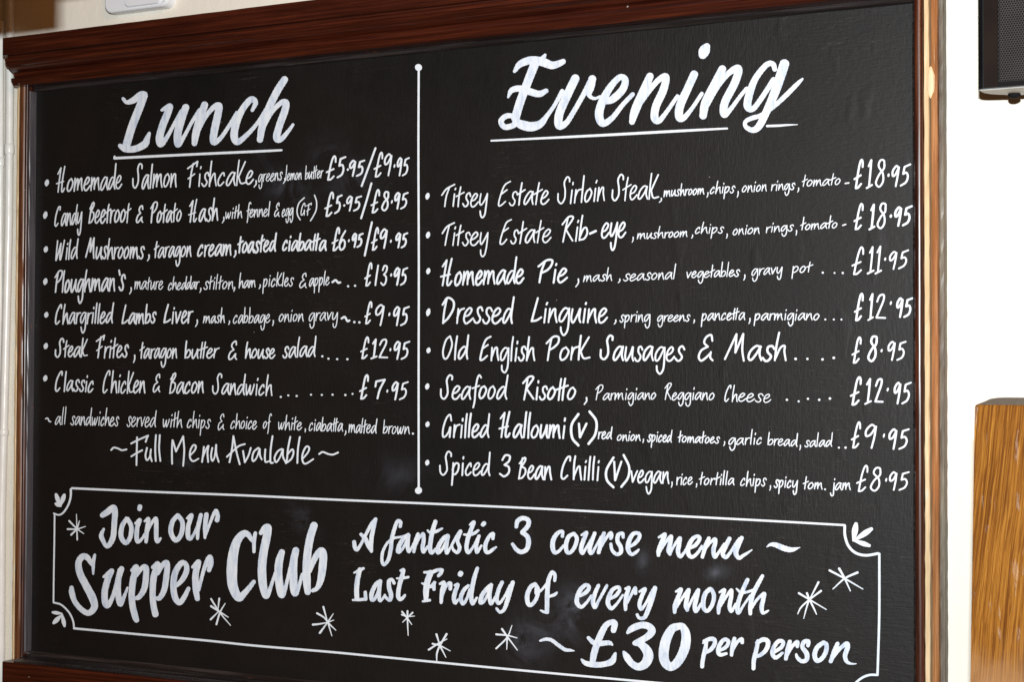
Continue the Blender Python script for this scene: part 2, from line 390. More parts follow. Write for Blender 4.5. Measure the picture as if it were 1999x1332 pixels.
def word_strokes(text, x0, x1, yb0, yb1, xh, ch, w, slant=.10, jit=.022):
    """lay out a word of the sign writer's hand so that it spans x0..x1 on its own baseline"""
    raw = []; adv = 0.0
    for c in text:
        if c == ' ': adv += .8; continue
        ad, sts = G[c]; cap = c in CAPS
        sx = 1.0 if not cap else 1.12
        k = 1 + _rng.uniform(-.07, .07); up = _rng.uniform(-.03, .03)
        for s in sts:
            o = []
            for p in s:
                y = p[1]
                if cap: yy = y / 2 * ch
                elif y > 1: yy = xh + (y - 1) * (ch - xh)
                elif y < 0: yy = y * xh * .9
                else: yy = y * xh
                jx, jy = (_rng.uniform(-jit, jit), _rng.uniform(-jit, jit) * xh) if not (o and abs(p[0] - lp[0]) + abs(p[1] - lp[1]) < 1e-6) else lj
                lp, lj = p, (jx, jy)
                o.append((adv + p[0] * sx * k + jx, yy + jy + up * xh))
            raw.append((o, _rng.uniform(.92, 1.1)))
        adv += ad * sx * k
    # scale so that the slanted word fits; slant is in pixels, so solve in two steps
    al = [p for o, _ in raw for p in o]
    lo, hi = x0 + w / 2, x1 - w / 2
    S = (hi - lo) / (max(p[0] for p in al) - min(p[0] for p in al))
    for _ in range(4):
        xs = [p[0] * S + slant * p[1] for p in al]
        S *= 1 + ((hi - lo) - (max(xs) - min(xs))) / (max(xs) - min(xs))
    off = lo - min(p[0] * S + slant * p[1] for p in al)
    out = []
    for o, kw in raw:
        q = []
        n = len(o)
        for i, p in enumerate(o):
            x = p[0] * S + slant * p[1] + off; y = yb0 + (yb1 - yb0) * (x - x0) / max(1, x1 - x0) - p[1] - w * .5 * (1 - 2 * min(1, max(0, p[1] / max(ch, xh))))
            q.append((x, y, w * kw * (1.0 if 0 < i < n - 1 else .92)))
        out.append(catmull(q, 1.1))
    return out
CAPS = set('HSFCBPWMNLTERDOGVA&£1|235678' + '9')

def wd(text, x0, x1, yb0, yb1, xh, ch, w=3.4, slant=.10): return word_strokes(text, x0, x1, yb0, yb1, xh, ch, w * .82, slant * .45)
def fig(text, x0, x1, top, bot, w=4.0, slant=.14, tilt=0): return word_strokes(text, x0, x1, bot + tilt / 2, bot - tilt / 2, 1, bot - top, w * .86, slant * .25, .015)
def ln(pts, w, w1=None):
    n = len(pts); w1 = w if w1 is None else w1
    return [catmull([(p[0], p[1], w + (w1 - w) * i / max(1, n - 1)) for i, p in enumerate(pts)], 1.2)]
def dot(x, y, w, h=0): return [catmull([(x - h * .12, y + h / 2, w * .6), (x, y, w), (x + h * .12, y - h / 2, w * .66)], 1.0)] if h else [np.array([[x, y, w], [x + .3, y, w]])]
def tr(tile, strokes):
    """strokes measured in an enlarged crop: tile = (left, top, pixels per crop pixel)"""
    out = []
    for s in strokes:
        out.append(catmull([(tile[0] + p[0] * tile[2], tile[1] + p[1] * tile[2], p[2] * tile[2]) for p in s], 1.5))
    return out

# smudges on the board: photo x, y, radius x, radius z (m), angle, strength
SMUDGES = [(560, 365, .085, .05, 15, .9), (690, 345, .09, .05, 0, .8), (640, 300, .06, .05, 0, .5), (1115, 1195, .05, .06, 0, 1.0), (1020, 1255, .05, .06, 0, .9), (1135, 1175, .05, .03, 0, .9), (1400, 1118, .03, .017, -15, 1.0),
           (1255, 1098, .018, .03, 0, .8), (590, 1015, .06, .03, 40, .8), (780, 930, .10, .05, 0, .35), (1060, 1240, .09, .07, 0, .5), (360, 905, .06, .02, 0, .35), (500, 300, .1, .06, 0, .15)]
M_WALL = mat_wall(); M_PANEL = mat_panel(); M_PAINT = mat_paint(); M_PAINTB = mat_paint(True)
M_CORN = mat_wood('mahogany_stain', (.014, .0024, .0012), (.044, .0070, .0024), (.088, .0150, .0042), 'x', .34, worn=(.42, .14, .05), worn_amt=-.10, wn=(.5, 5, 5), specks=True, coat=.35)
M_BEADW = mat_wood('dark_red_varnish', (.010, .0028, .0016), (.045, .010, .004), (.115, .028, .009), 'z', .30, coat=.35, scale=.6)
M_ORNG = mat_wood('worn_orange_pine', (.20, .072, .024), (.35, .135, .042), (.47, .22, .085), 'z', .42, worn=(.70, .46, .22), worn_amt=-.06, wn=(9, 9, .9), coat=.25)
M_BROWN = mat_wood('worn_brown_pine', (.045, .013, .005), (.15, .050, .016), (.27, .115, .045), 'z', .42, worn=(.50, .26, .09), worn_amt=-.03, wn=(9, 9, .9), coat=.3)
M_PALE = mat_wood('bare_pale_wood', (.52, .36, .19), (.68, .48, .27), (.76, .60, .38), 'z', .55, worn=(.62, .60, .46), worn_amt=.0, wn=(6, 6, 1.2), coat=.05)
M_GREYB = mat_wood('grey_weathered_wood', (.06, .042, .028), (.13, .10, .07), (.20, .17, .12), 'z', .6, worn=(.55, .50, .44), worn_amt=-.05, wn=(14, 14, 2), coat=.05)
M_BLACKW = mat_wood('black_brown_overpaint', (.006, .005, .005), (.016, .012, .011), (.05, .040, .038), 'x', .36, worn=(.10, .030, .016), worn_amt=-.06, wn=(1.5, 12, 12), coat=.4)
M_GREYV = mat_wood('grey_violet_undercoat', (.045, .040, .046), (.075, .066, .074), (.11, .095, .10), 'z', .38, worn=(.20, .085, .06), worn_amt=-.04, wn=(6, 6, 1.6), coat=.3)
M_PIPE = mat_plain('gloss_cream_pipe_paint', (.80, .78, .74), .28, .5, 30, .04, .25, .001)
M_PLASTIC = mat_plain('white_plastic', (.78, .79, .82), .35, .5, 60, .02, .05)
M_BLOCKER = mat_plain('dark_blocker', (.05, .028, .016), .6)

# ---- wall
def grid_wall():
    xs = np.linspace(-1.2, 3.6, 90); zs = np.linspace(-.2, 3.4, 70)
    v = [(x, .0 + .0012 * math.sin(x * 7 + z * 3) * math.sin(z * 9 - x * 2), z) for z in zs for x in xs]
    f = [(j * 90 + i, j * 90 + i + 1, (j + 1) * 90 + i + 1, (j + 1) * 90 + i) for j in range(69) for i in range(89)]
    return mesh(v, f)
link('wall', grid_wall(), M_WALL, kind='structure', smooth=True).location.y = .010

blocker_v, blocker_f = [], []
def box(v, f, x0, x1, y0, y1, z0, z1):
    b = len(v); v += [(x, y, z) for z in (z0, z1) for y in (y0, y1) for x in (x0, x1)]
    f += [tuple(b + k for k in q) for q in ((0, 2, 3, 1), (4, 5, 7, 6), (0, 1, 5, 4), (2, 6, 7, 3), (0, 4, 6, 2), (1, 3, 7, 5))]
box(blocker_v, blocker_f, -.6, .646, -.70, -.64, 2.0495, 2.45); box(blocker_v, blocker_f, -.6, .80, -.71, -.648, 2.084, 2.45)
link('shadow_blocker', mesh(blocker_v, blocker_f), M_BLOCKER, kind='structure')  # added unseen blocker, shaped to cast the flash shadow at the wall's top left

# ---- the menu board
BOARD = empty('menu_board', (.75, 0, 1.09), 'large black painted menu board in a dark red wooden frame, headed Lunch and Evening', 'menu board')
def bpart(name, vf, mat, parent=BOARD, label=None, smooth=False, bevel=0):
    me = mesh(*vf); fix_normals(me)
    o = link(name, me, mat, label=label); keep(o, parent) if parent is BOARD else None
    if bevel:
        b = o.modifiers.new('Bevel', 'BEVEL'); b.width = bevel; b.segments = 2; b.limit_method = 'ANGLE'
    if smooth:
        for p in me.polygons: p.use_smooth = True
        o.modifiers.new('sharp', 'EDGE_SPLIT').split_angle = R(35)
    return o
PANEL = bpart('painted_panel', extrude_x([(-.006, 1.07), (0, 1.07), (0, 2.075), (-.006, 2.075)], -.012, 1.512), M_PANEL)
ZT, ZB = 2.0645, 1.1087
corn = [(-.009, 2.1415), (.055, 2.1415), (.055, 2.1135), (.0535, 2.112), (.0440, 2.112), (.0435, 2.1098), (.0495, 2.1080), (.0505, 2.105), (.0500, 2.1022), (.0478, 2.1014), (.0485, 2.0998), (.0465, 2.0965), (.0440, 2.0942), (.0415, 2.0940), (.0410, 2.0925), (.038, 2.0905),
        (.0335, 2.088), (.0312, 2.0868), (.0288, 2.0862), (.0296, 2.0845), (.0270, 2.0808), (.0262, 2.0775), (.034, 2.0768), (.0355, 2.0745), (.031, 2.068), (.0285, 2.0645), (-.009, 2.0645)]
bpart('cornice', extrude_x(corn, -.0235, 1.562, 60, .00025, 3), M_CORN, smooth=True)
bpart('top_fillet', extrude_x([(.0002, 2.0643), (.0065, 2.0643), (.0075, 2.0600), (.005, 2.0572), (.0002, 2.0562)], .0005, 1.4995, 40, .0003, 5), M_BLACKW, smooth=True)
cove = [(.0003, ZB), (.0045, ZB), (.0055, 1.1068), (.0065, 1.1038), (.009, 1.1015), (.013, 1.1003), (.0155, 1.1018), (.018, 1.1010), (.021, 1.0990), (.027, 1.0982), (.030, 1.0992), (.033, 1.0975), (.0375, 1.0958), (.0375, 1.085), (.0003, 1.085)]
bpart('bottom_moulding', extrude_x(cove, -.003, 1.503, 60, .0003, 8), M_BLACKW, smooth=True)
bpart('bottom_rail', extrude_x([(-.009, 1.0944), (.0376, 1.0944), (.0405, 1.0938), (.041, 1.092), (.041, 1.03), (.035, 1.02), (-.009, 1.02)], -.0245, 1.562, 40, .0002, 9), M_CORN, smooth=True, label='reddish brown bottom rail')
# left stile, from the panel outwards
z0, z1 = 1.0946, 2.0643
bpart('inner_lining', extrude_z([(.0006, 0), (.0004, .0135), (-.0006, .0148), (-.0022, .0150), (-.0022, -.009), (.0006, -.009)], 1.1088, 2.0562, 30, .0002, 1), M_GREYV, label='grey painted inner edge of the left side')
bpart('bead', extrude_z([(-.0023, -.009), (-.0023, .0145)] + arc(-.0056, .0148, .0033, .0038, 0, 180, 8) + [(-.0089, -.009)], z0, z1, 30, .00015, 2), M_BEADW, smooth=True)
bpart('side_moulding', extrude_z([(-.009, -.009), (-.009, .0125), (-.011, .0160), (-.0145, .0178), (-.019, .0178), (-.0225, .0160), (-.0235, .0135), (-.0235, -.009)], z0, z1, 40, .0002, 3), M_BROWN, smooth=True)
bpart('outer_strip', extrude_z([(-.0236, -.009), (-.0236, .0145), (-.0250, .0158), (-.0280, .0155), (-.0295, .0138), (-.0295, -.009)], z0, z1, 60, .0005, 4), M_PALE)
# right stile
bpart('inner_lining', extrude_z([(1.4994, 0), (1.4995, .0020), (1.5000, .0030), (1.5040, .0062), (1.5052, .0070), (1.5052, -.009), (1.4994, -.009)], 1.1088, z1, 30, .0002, 11), M_BEADB if 'M_BEADB' in globals() else M_BLACKW, label='nearly black inner edge of the right side')
bpart('bead', extrude_z([(1.5053, -.009), (1.5053, .0145)] + arc(1.5112, .0150, .0059, .0056, 180, 0, 12) + [(1.5171, -.009)], z0, z1, 40, .00015, 12), M_BEADW, smooth=True)
bpart('bare_strip', extrude_z([(1.5176, -.009), (1.5176, .0150), (1.5184, .0160), (1.5232, .0160), (1.5240, .0150), (1.5240, -.009)], z0, z1, 70, .00035, 13), M_PALE, label='pale bare wood strip on the right side')
bpart('side_moulding', extrude_z([(1.5262, -.009), (1.5262, .0130), (1.5268, .0150), (1.5290, .0155), (1.5310, .0140), (1.5335, .0125), (1.5339, .0110), (1.5339, -.009)], z0, z1, 50, .0003, 14), M_ORNG, smooth=True)
bpart('outer_strip', extrude_z([(1.5341, -.009), (1.5341, .0060), (1.5350, .0070), (1.5368, .0060), (1.5400, .0056), (1.5406, .0040), (1.5406, -.009)], z0, z1, 90, .0003, 15), M_GREYB, label='grey weathered outer edge on the right side')
# a lump of filler on the bare strip
def blobmesh(c, r, seg=14, ring=8, seed=0):
    rnd = random.Random(seed); v, f = [], []
    for i in range(ring + 1):
        a = math.pi * i / ring
        for j in range(seg):
            b = 2 * math.pi * j / seg; k = 1 + rnd.uniform(-.12, .12) * (0 < i < ring)
            v.append((c[0] + r[0] * math.sin(a) * math.cos(b) * k, c[1] + r[1] * math.sin(a) * math.sin(b) * k, c[2] + r[2] * math.cos(a)))
    for i in range(ring):
        for j in range(seg): f.append((i * seg + j, i * seg + (j + 1) % seg, (i + 1) * seg + (j + 1) % seg, (i + 1) * seg + j))
    return v, f
M_FILL = mat_plain('dried_filler', (.82, .58, .36), .5, .3, 60, .05, .3)
p = at(1816.5, 160, .016)
bpart('filler_blob', blobmesh((p[0], p[1] + .002, p[2]), (.0052, .004, .021), seed=4), M_FILL, smooth=True)

# ---- white pipes at the left
def tube(path, r, n=14):
    v, f = [], []
    for p_, rr in zip(path, r):
        for j in range(n):
            a = 2 * math.pi * j / n; v.append((p_[0] + rr * math.cos(a), p_[1] + rr * math.sin(a), p_[2]))
    for i in range(len(path) - 1):
        for j in range(n): f.append((i * n + j, i * n + (j + 1) % n, (i + 1) * n + (j + 1) % n, (i + 1) * n + j))
    return v, f
def pipe(name, pts, r, collars, label):
    ys = np.arange(pts[0][1], pts[-1][1] + 1, 6.0); xs = np.interp(ys, [p[1] for p in pts], [p[0] for p in pts])
    base = at(xs[-1], ys[-1], .004)
    e = empty(name, tuple(base), label, 'pipe')
    path = [at(x, y, .004) for x, y in zip(xs, ys)]
    o = link('pipe_run', mesh(*tube(path, [r * (1 + .02 * math.sin(k * .8)) for k in range(len(path))])), M_PIPE, smooth=True); keep(o, e)
    for (y0_, y1_) in collars:
        yy = np.linspace(y0_, y1_, 7); xx = np.interp(yy, [p[1] for p in pts], [p[0] for p in pts])
        rr = [r * 1.02, r * 1.22, r * 1.24, r * 1.24, r * 1.24, r * 1.20, r * 1.02]
        o = link('collar', mesh(*tube([at(x, y, .004) for x, y in zip(xx, yy)], rr)), M_PIPE, smooth=True); keep(o, e)
pipe('wall_pipe', [(19, -60), (19, 170), (17, 430), (12, 650), (7, 850), (3, 1000), (1, 1390)], .0072, [(280, 302), (838, 852)], 'cream painted pipe with a socket collar, running down beside the left edge of the board')
pipe('wall_pipe', [(1.5, 40), (1.5, 300), (-1, 600), (-9, 900)], .0050, [(306, 326)], 'thinner cream painted pipe at the left edge of the photo, outside the collared one')

# ---- white plastic box at the top
def rbox(x0, x1, z0, z1, d0, d1, rad, n=6):
    ring = []
    for (cx, cz, a0) in ((x1 - rad, z0 + rad, -90), (x1 - rad, z1 - rad, 0), (x0 + rad, z1 - rad, 90), (x0 + rad, z0 + rad, 180)):
        ring += [(cx + rad * math.cos(R(a0 + 90 * i / n)), cz + rad * math.sin(R(a0 + 90 * i / n))) for i in range(n + 1)]
    m = len(ring); v, f = [], []; cx, cz = (x0 + x1) / 2, (z0 + z1) / 2
    for d, s in ((d0, 1.0), (d1 - .004, 1.0), (d1 - .0012, .985), (d1, .955)):
        v += [(cx + (x - cx) * s, -d, cz + (z - cz) * s) for x, z in ring]
    for k in range(3): f += [(k * m + i, k * m + (i + 1) % m, (k + 1) * m + (i + 1) % m, (k + 1) * m + i) for i in range(m)]
    f.append(tuple(3 * m + i for i in range(m))); f.append(tuple(range(m - 1, -1, -1))); return v, f
wb = empty('wall_box', (.23, 0, 2.175), 'white plastic box with rounded corners on the cream wall above the board', 'plastic box')
o = link('cover', mesh(*rbox(.157, .290, 2.1735, 2.262, -.012, .010, .014)), M_PLASTIC, smooth=False); keep(o, wb)
fix_normals(o.data)
o = link('lid', mesh(*rbox(.202, .279, 2.1785, 2.256, .0095, .0135, .009)), M_PLASTIC); keep(o, wb); fix_normals(o.data)

# ---- loudspeaker, upper right
SP = empty('loudspeaker', (1.70, -.07, 1.923), 'black wall loudspeaker with a fine mesh grille beside the top right of the board', 'speaker')
M_SHELL = mat_plain('black_speaker_shell', (.006, .0060, .007), .36, .22, 18, .5, .25, .001)
M_SHELLG = mat_plain('pale_speaker_underside', (.42, .41, .39), .5)
M_MESH = mat_plain('black_grille_metal', (.060, .055, .056), .5, .35)
M_DARK = mat_plain('black_plastic', (.006, .006, .006), .75, .12)
sx0 = at(1910, 170, .100)[0]; sx1 = sx0 + .205; sz = at(1950, 171.5, .100)[2]; sh = .30
plan = [(sx0, .100), (sx0, .085)] + [(sx0 + .102 - .102 * math.cos(R(a)), .085 - .052 * math.sin(R(a))) for a in range(10, 180, 10)] + [(sx1, .085), (sx1, .100), (sx1 - .006, .1045), (sx0 + .006, .1045)]
v, f = extrude_z(plan, sz, sz + sh); me = mesh(v, f); fix_normals(me)
o = link('cabinet', me, M_SHELL); keep(o, SP)
bp = [(sx0 + .0015, .0985), (sx0 + .0015, .085)] + [(sx0 + .102 - .1005 * math.cos(R(a)), .085 - .0515 * math.sin(R(a))) for a in range(10, 180, 10)] + [(sx1 - .0015, .085), (sx1 - .0015, .0985)]
me = mesh(*extrude_z(bp, sz - .0012, sz - .0001)); fix_normals(me); o = link('underside_plate', me, M_SHELLG, label='pale grey curved underside'); keep(o, SP)
# raised side band and grille of hexagonally staggered holes
me = mesh(*extrude_z([(sx0 + .008, .1040), (sx0 + .008, .1056), (sx0 + .0245, .1066), (sx0 + .0245, .1040)], sz + .001, sz + sh - .001)); fix_normals(me)
M_SIDE = mat_plain('brown_black_side_band', (.010, .0050, .0032), .65, .12, 20, .3)
o = link('side_band', me, M_SIDE); keep(o, SP)
def grille(x0_, x1_, zb, zt, d, pitch=.0031, hole=.00138):
    v, f = [], []; rows = int((zt - zb) / (pitch * .866)); cols = int((x1_ - x0_) / pitch)
    # each cell: hexagon ring between the cell boundary and the hole
    for r_ in range(rows):
        for c_ in range(cols):
            cx = x0_ + pitch * (c_ + .5 + (.5 if r_ % 2 else 0)); cz = zb + pitch * .866 * (r_ + .5)
            if cx > x1_: continue
            b = len(v)
            for k in range(6):
                a = R(30 + 60 * k); v.append((cx + pitch * .5774 * math.cos(a), -d, cz + pitch * .5774 * math.sin(a)))
            for k in range(6):
                a = R(30 + 60 * k); v.append((cx + hole * math.cos(a), -d + .0002, cz + hole * math.sin(a)))
            for k in range(6): f.append((b + k, b + (k + 1) % 6, b + 6 + (k + 1) % 6, b + 6 + k))
    return mesh(v, f)
o = link('grille', grille(sx0 + .0255, sx1 - .022, sz + .006, sz + .19, .1075), M_MESH); keep(o, SP)
me = mesh(*extrude_z([(sx0 + .0246, .1050), (sx0 + .0246, .1062), (sx1 - .02, .1062), (sx1 - .02, .1050)], sz + .001, sz + sh - .001)); fix_normals(me); o = link('baffle', me, M_DARK); keep(o, SP)
me = mesh(*blobmesh((at(1979, 182, .06)[0], -.058, sz - .003), (.0075, .0075, .0045), seed=2)); o = link('bracket_knob', me, M_DARK, smooth=True); keep(o, SP)
bv, bf = [], []; box(bv, bf, sx0 + .085, sx0 + .12, -.04, .012, sz + .05, sz + .25); o = link('wall_bracket', mesh(bv, bf), M_DARK); keep(o, SP)

# ---- oak upright, lower right
def mat_oak():
    s = NT('varnished_oak')
    wv = s.noise((.45, 1, .5), 9, 2, .4)
    # wavy vertical grain: shift x by slow noise
    g = s.n('ShaderNodeNewGeometry'); sp = s.n('ShaderNodeSeparateXYZ'); s.l(g.outputs['Position'], sp.inputs[0])
    xx = s.math('ADD', s.math('ADD', sp.outputs[0], s.math('MULTIPLY', sp.outputs[2], -.08)), s.math('MULTIPLY', wv, .022))
    cb = s.n('ShaderNodeCombineXYZ'); s.l(s.math('MULTIPLY', xx, 470), cb.inputs[0]); s.l(s.math('MULTIPLY', sp.outputs[1], 40), cb.inputs[1]); s.l(s.math('MULTIPLY', sp.outputs[2], 3.2), cb.inputs[2])
    n = s.n('ShaderNodeTexNoise'); n.inputs['Scale'].default_value = 1.0; n.inputs['Detail'].default_value = 6; n.inputs['Roughness'].default_value = .74; s.l(cb.outputs[0], n.inputs[0])
    cb2 = s.n('ShaderNodeCombineXYZ'); s.l(s.math('MULTIPLY', xx, 800), cb2.inputs[0]); s.l(s.math('MULTIPLY', sp.outputs[1], 90), cb2.inputs[1]); s.l(s.math('MULTIPLY', sp.outputs[2], 22), cb2.inputs[2])
    n2 = s.n('ShaderNodeTexNoise'); n2.inputs['Scale'].default_value = 1.0; n2.inputs['Detail'].default_value = 4; n2.inputs['Roughness'].default_value = .6; s.l(cb2.outputs[0], n2.inputs[0])
    c = s.ramp(n.outputs['Fac'], [(.30, (.045, .013, .002)), (.43, (.135, .047, .006)), (.53, (.235, .094, .013)), (.68, (.36, .17, .030))])
    pores = s.gray(n2.outputs['Fac'], .40, .50, 1, 0)
    c = s.mix(s.math('MULTIPLY', pores, .8), c, (.10, .030, .004))
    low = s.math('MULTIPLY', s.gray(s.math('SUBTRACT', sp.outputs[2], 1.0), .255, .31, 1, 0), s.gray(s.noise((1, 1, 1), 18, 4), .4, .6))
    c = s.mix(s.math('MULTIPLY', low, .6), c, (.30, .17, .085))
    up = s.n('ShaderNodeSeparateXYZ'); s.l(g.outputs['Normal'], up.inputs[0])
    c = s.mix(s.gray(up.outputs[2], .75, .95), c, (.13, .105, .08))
    s.col(c); s.rough(.5); s.b.inputs['Coat Weight'].default_value = .0; s.b.inputs['Coat Roughness'].default_value = .18
    sc = s.gray(s.noise((26, 26, 5), 4, 3, .6, loc=(2, 0, 5)), .61, .68)
    s.l(s.math('MULTIPLY_ADD', sc, .4, .03), s.b.inputs['Specular IOR Level'])
    b = s.bump(n2.outputs['Fac'], .3, .0004)
    s.bump(s.math('MULTIPLY', s.noise((1, 1, .5), 330, 3, .7), sc), .7, .0010, b); return s.m
M_OAK = mat_oak()
# front face leans back a little towards the top; the rear left corner of the top is rounded off
F0 = at(1903, 790, .35); F1 = at(1889.5, 1340, .385)
x_l = float(F0[0]); zt = float(F0[2]); zb_ = float(F1[2]) - .12
def oak_ring(z, d, inset=0.0):
    lean = (zt - z) / (zt - zb_) * .035
    r0 = [(x_l + inset, d + lean - inset), (x_l + .30, d + lean - inset), (x_l + .30, .26)]
    return r0 + [(x_l + .012, .26), (x_l + .005, .266), (x_l + .001, .28), (x_l + inset, .31)]
vv, ff = [], []; levels = [(zt, .0022), (zt - .0008, .0008), (zt - .0028, 0.0)] + [(zt - .0028 - (zt - zb_) * k / 20, 0) for k in range(1, 21)]
for k_, (z, ins) in enumerate(levels): vv += [(x, -d, z + max(0, .35 - d) * .075 * (1 if k_ < 3 else 0)) for x, d in oak_ring(z, .35, ins)]
for k in range(len(levels) - 1): ff += [(k * 7 + i, k * 7 + (i + 1) % 7, (k + 1) * 7 + (i + 1) % 7, (k + 1) * 7 + i) for i in range(7)]
ff.append(tuple(range(7))); ff.append(tuple((len(levels) - 1) * 7 + i for i in range(6, -1, -1)))
me = mesh(vv, ff); fix_normals(me)
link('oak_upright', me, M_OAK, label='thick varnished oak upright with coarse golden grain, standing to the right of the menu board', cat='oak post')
# ------------------------------------------------------------------ what is written on the board
SM, BG = 2.3, 3.6
def line(main, small='', price='', extra=None):
    """main / small / price: (text, strokes)"""
    for name, part in (('painted_dish_name', main), ('painted_description', small), ('painted_price', price)):
        if part: paint(name, part[1], 'white hand lettering reading ' + part[0])
    if extra:
        for s in extra[1]: paint('leader_dot', [s])

def comma(x0, y0, x1, y1, w=3): return ln([(x0, y0), (x0, (y0 + y1) / 2), (x1, y1)], w, w * .7)

for (x, y, h) in [(91.4, 357, 8), (88.4, 420, 9), (89.4, 487, 7), (88.4, 550, 8), (90.4, 615, 6), (89.4, 676, 7), (88.4, 739, 7),
                  (834.5, 383, 8), (835.5, 459, 8), (836, 529.5, 7), (836, 610, 10), (836.5, 684.5, 6), (834, 755, 7), (834.5, 829, 6), (834, 904, 6)]:
    paint('bullet_point', dot(x, y, 8.4 if x < 500 else 8.2, h))

# ---- lunch column
line(('Homemade Salmon Fishcake', wd('Homemade', 109, 239, 376, 369.5, 27, 52) + wd('Salmon', 258, 345, 370, 366, 29, 50) + wd('Fishcake', 365, 496, 366, 361, 27, 52, 3.6)),
     ('greens, lemon butter', comma(500, 353, 496, 365, 3) + wd('greens', 504, 552, 356, 352, 16, 30, 2.05) + comma(556, 348, 553, 358, 2.4) + wd('lemon', 557, 589, 353, 350, 14, 31, 1.95)
      + wd('bu#er', 595, 632, 351, 347, 15, 28, 2.0)),
     ('£5·95/£9·95', fig('£', 636, 657, 303, 354) + fig('5', 657, 676, 304, 348) + dot(679, 331, 4, 3) + fig('95', 682, 713, 311, 345, 4, .2) + ln([(733, 289), (720, 325), (706, 363)], 3.8)
      + fig('£', 729, 748, 296, 348) + fig('9', 750, 766, 298, 344) + dot(770, 324, 3.6, 5) + fig('95', 775, 800, 306, 344, 3.6, .2)))
line(('Candy Beetroot & Potato Hash', wd('Candy', 106, 161, 443, 438, 26, 41, 3.0) + wd('Beetroot', 172, 257, 438, 435, 27, 43) + wd('&', 265, 280, 436, 436, 26, 36) + wd('Potato', 293, 355, 436, 434, 24, 43)
      + wd('Hash', 367, 426, 436, 431, 26, 46)),
     ('with fennel & egg (GF)', comma(437, 424, 434, 435, 2.6) + wd('with', 440, 473, 428, 426, 14, 28, SM) + wd('fennel', 481, 528, 425, 423, 16, 31, SM) + wd('&', 535, 546, 424, 424, 14, 29, SM)
      + wd('egg', 550, 573, 424, 421, 16, 30, 2.0) + ln([(594, 386), (584, 396), (580, 409), (581, 420), (586, 429)], SM) + fig('GF', 587, 609, 395, 421, 2.0) + ln([(614, 381), (618, 394), (617, 410), (611, 423), (606, 431)], SM)),
     ('£5·95/£8·95', fig('£', 633, 652, 374, 425) + fig('5', 652, 669, 379, 418, 4, .25) + dot(672, 401, 4.2, 2) + fig('95', 676, 707, 381, 413, 4, .2) + ln([(725, 358), (716, 390), (705, 426)], 3.8)
      + fig('£', 723, 742, 369, 418) + fig('8', 744, 760, 372, 413) + dot(765, 394, 3.6, 5) + fig('95', 770, 798, 374, 409, 4, .2)))
line(('Wild Mushrooms', wd('Wild', 108, 154, 508, 506, 25, 41) + wd('Mushrooms', 166, 283, 506, 507, 25, 43)),
     ('taragon cream, toasted ciabatta', comma(291, 498, 288, 509, 3.2) + wd('taragon', 300, 374, 505, 501, 22, 37, 3.2) + wd('cream', 385, 452, 502, 499, 24, 40, 3.6) + comma(460, 490, 457, 502, 3.6)
      + wd('toasted', 463, 541, 496, 491, 23, 38, 4.0) + wd('ciaba#a', 551, 638, 491, 490, 22, 37, 4.0)),
     ('£6·95/£9·95', fig('£', 647, 664, 443, 492) + fig('6', 661, 676, 448, 490) + dot(681, 470, 3.6, 4) + fig('95', 687, 710, 454, 484, 4, .2) + ln([(726, 434), (719, 466), (712, 499)], 3.8)
      + fig('£', 724, 740, 443, 491) + fig('9', 742, 757, 445, 486) + dot(763, 471, 3.8, 4) + fig('95', 772, 797, 453, 485, 4, .2)))
line(('Ploughman’s', wd('Ploughman', 106, 225, 573, 569, 27, 45, 3.8) + ln([(232.5, 528), (234, 537)], 3.4) + wd('s', 231, 246, 569, 569, 33, 40, 3.8)),
     ('mature cheddar, stilton, ham, pickles & apple', comma(256, 562, 253, 574, 2.8) + wd('mature', 262, 319, 566, 566, 17, 28, SM) + wd('cheddar', 328, 390, 567, 565, 15, 27, SM) + comma(392, 563, 390, 571, 2.4)
      + wd('stilton', 397, 456, 566, 565, 16, 31, SM) + comma(458, 561, 456, 569, 2.4) + wd('ham', 466, 499, 564, 561, 15, 31, SM) + comma(508, 556, 505.6, 564, 2.4) + wd('pickles', 512, 574, 561, 559, 17, 29, SM)
      + wd('&', 584, 599, 563, 563, 15, 31, SM) + wd('apple', 603, 644, 560, 557, 17, 29, SM) + ln([(649, 551), (655, 547), (660, 552), (664, 551.5)], 4)),
     ('£13·95', fig('£', 711, 727, 512, 561) + fig('|', 731, 740, 516, 559) + fig('3', 742, 757, 516, 559) + dot(763.6, 537, 4, 4) + fig('95', 769, 797, 521, 558, 4.2, .2)),
     ('', dot(679.4, 559, 4.2) + dot(693, 558, 4.2)))
line(('Chargrilled Lambs Liver', wd('Chargrilled', 107, 223, 634, 632, 23, 41) + wd('Lambs', 237, 306, 634, 632, 22, 40, 3.8) + wd('Liver', 319, 378, 633, 632, 25, 40, 3.8)),
     ('mash, cabbage, onion gravy', comma(385, 625, 381.6, 638, 2.8) + wd('mash', 396, 439, 632, 631, 15, 31, SM) + comma(448, 627, 446, 634, 2.4) + wd('cabbage', 455, 528, 632, 631, 17, 32, SM) + comma(533.6, 626, 532, 636, 2.4)
      + wd('onion', 544, 593, 629, 628, 16, 30, SM) + wd('gravy', 603, 660, 628, 626, 17, 30, SM) + ln([(667, 622), (673, 619), (678, 627), (682, 626)], 4)),
     ('£9·95', fig('£', 711, 727, 588, 635) + fig('9', 733, 751, 593, 637) + dot(760, 614, 3.8, 5) + fig('95', 768, 800, 597, 637, 4, .2)),
     ('', dot(691.6, 629, 4.4) + dot(701.4, 629.6, 4.4)))
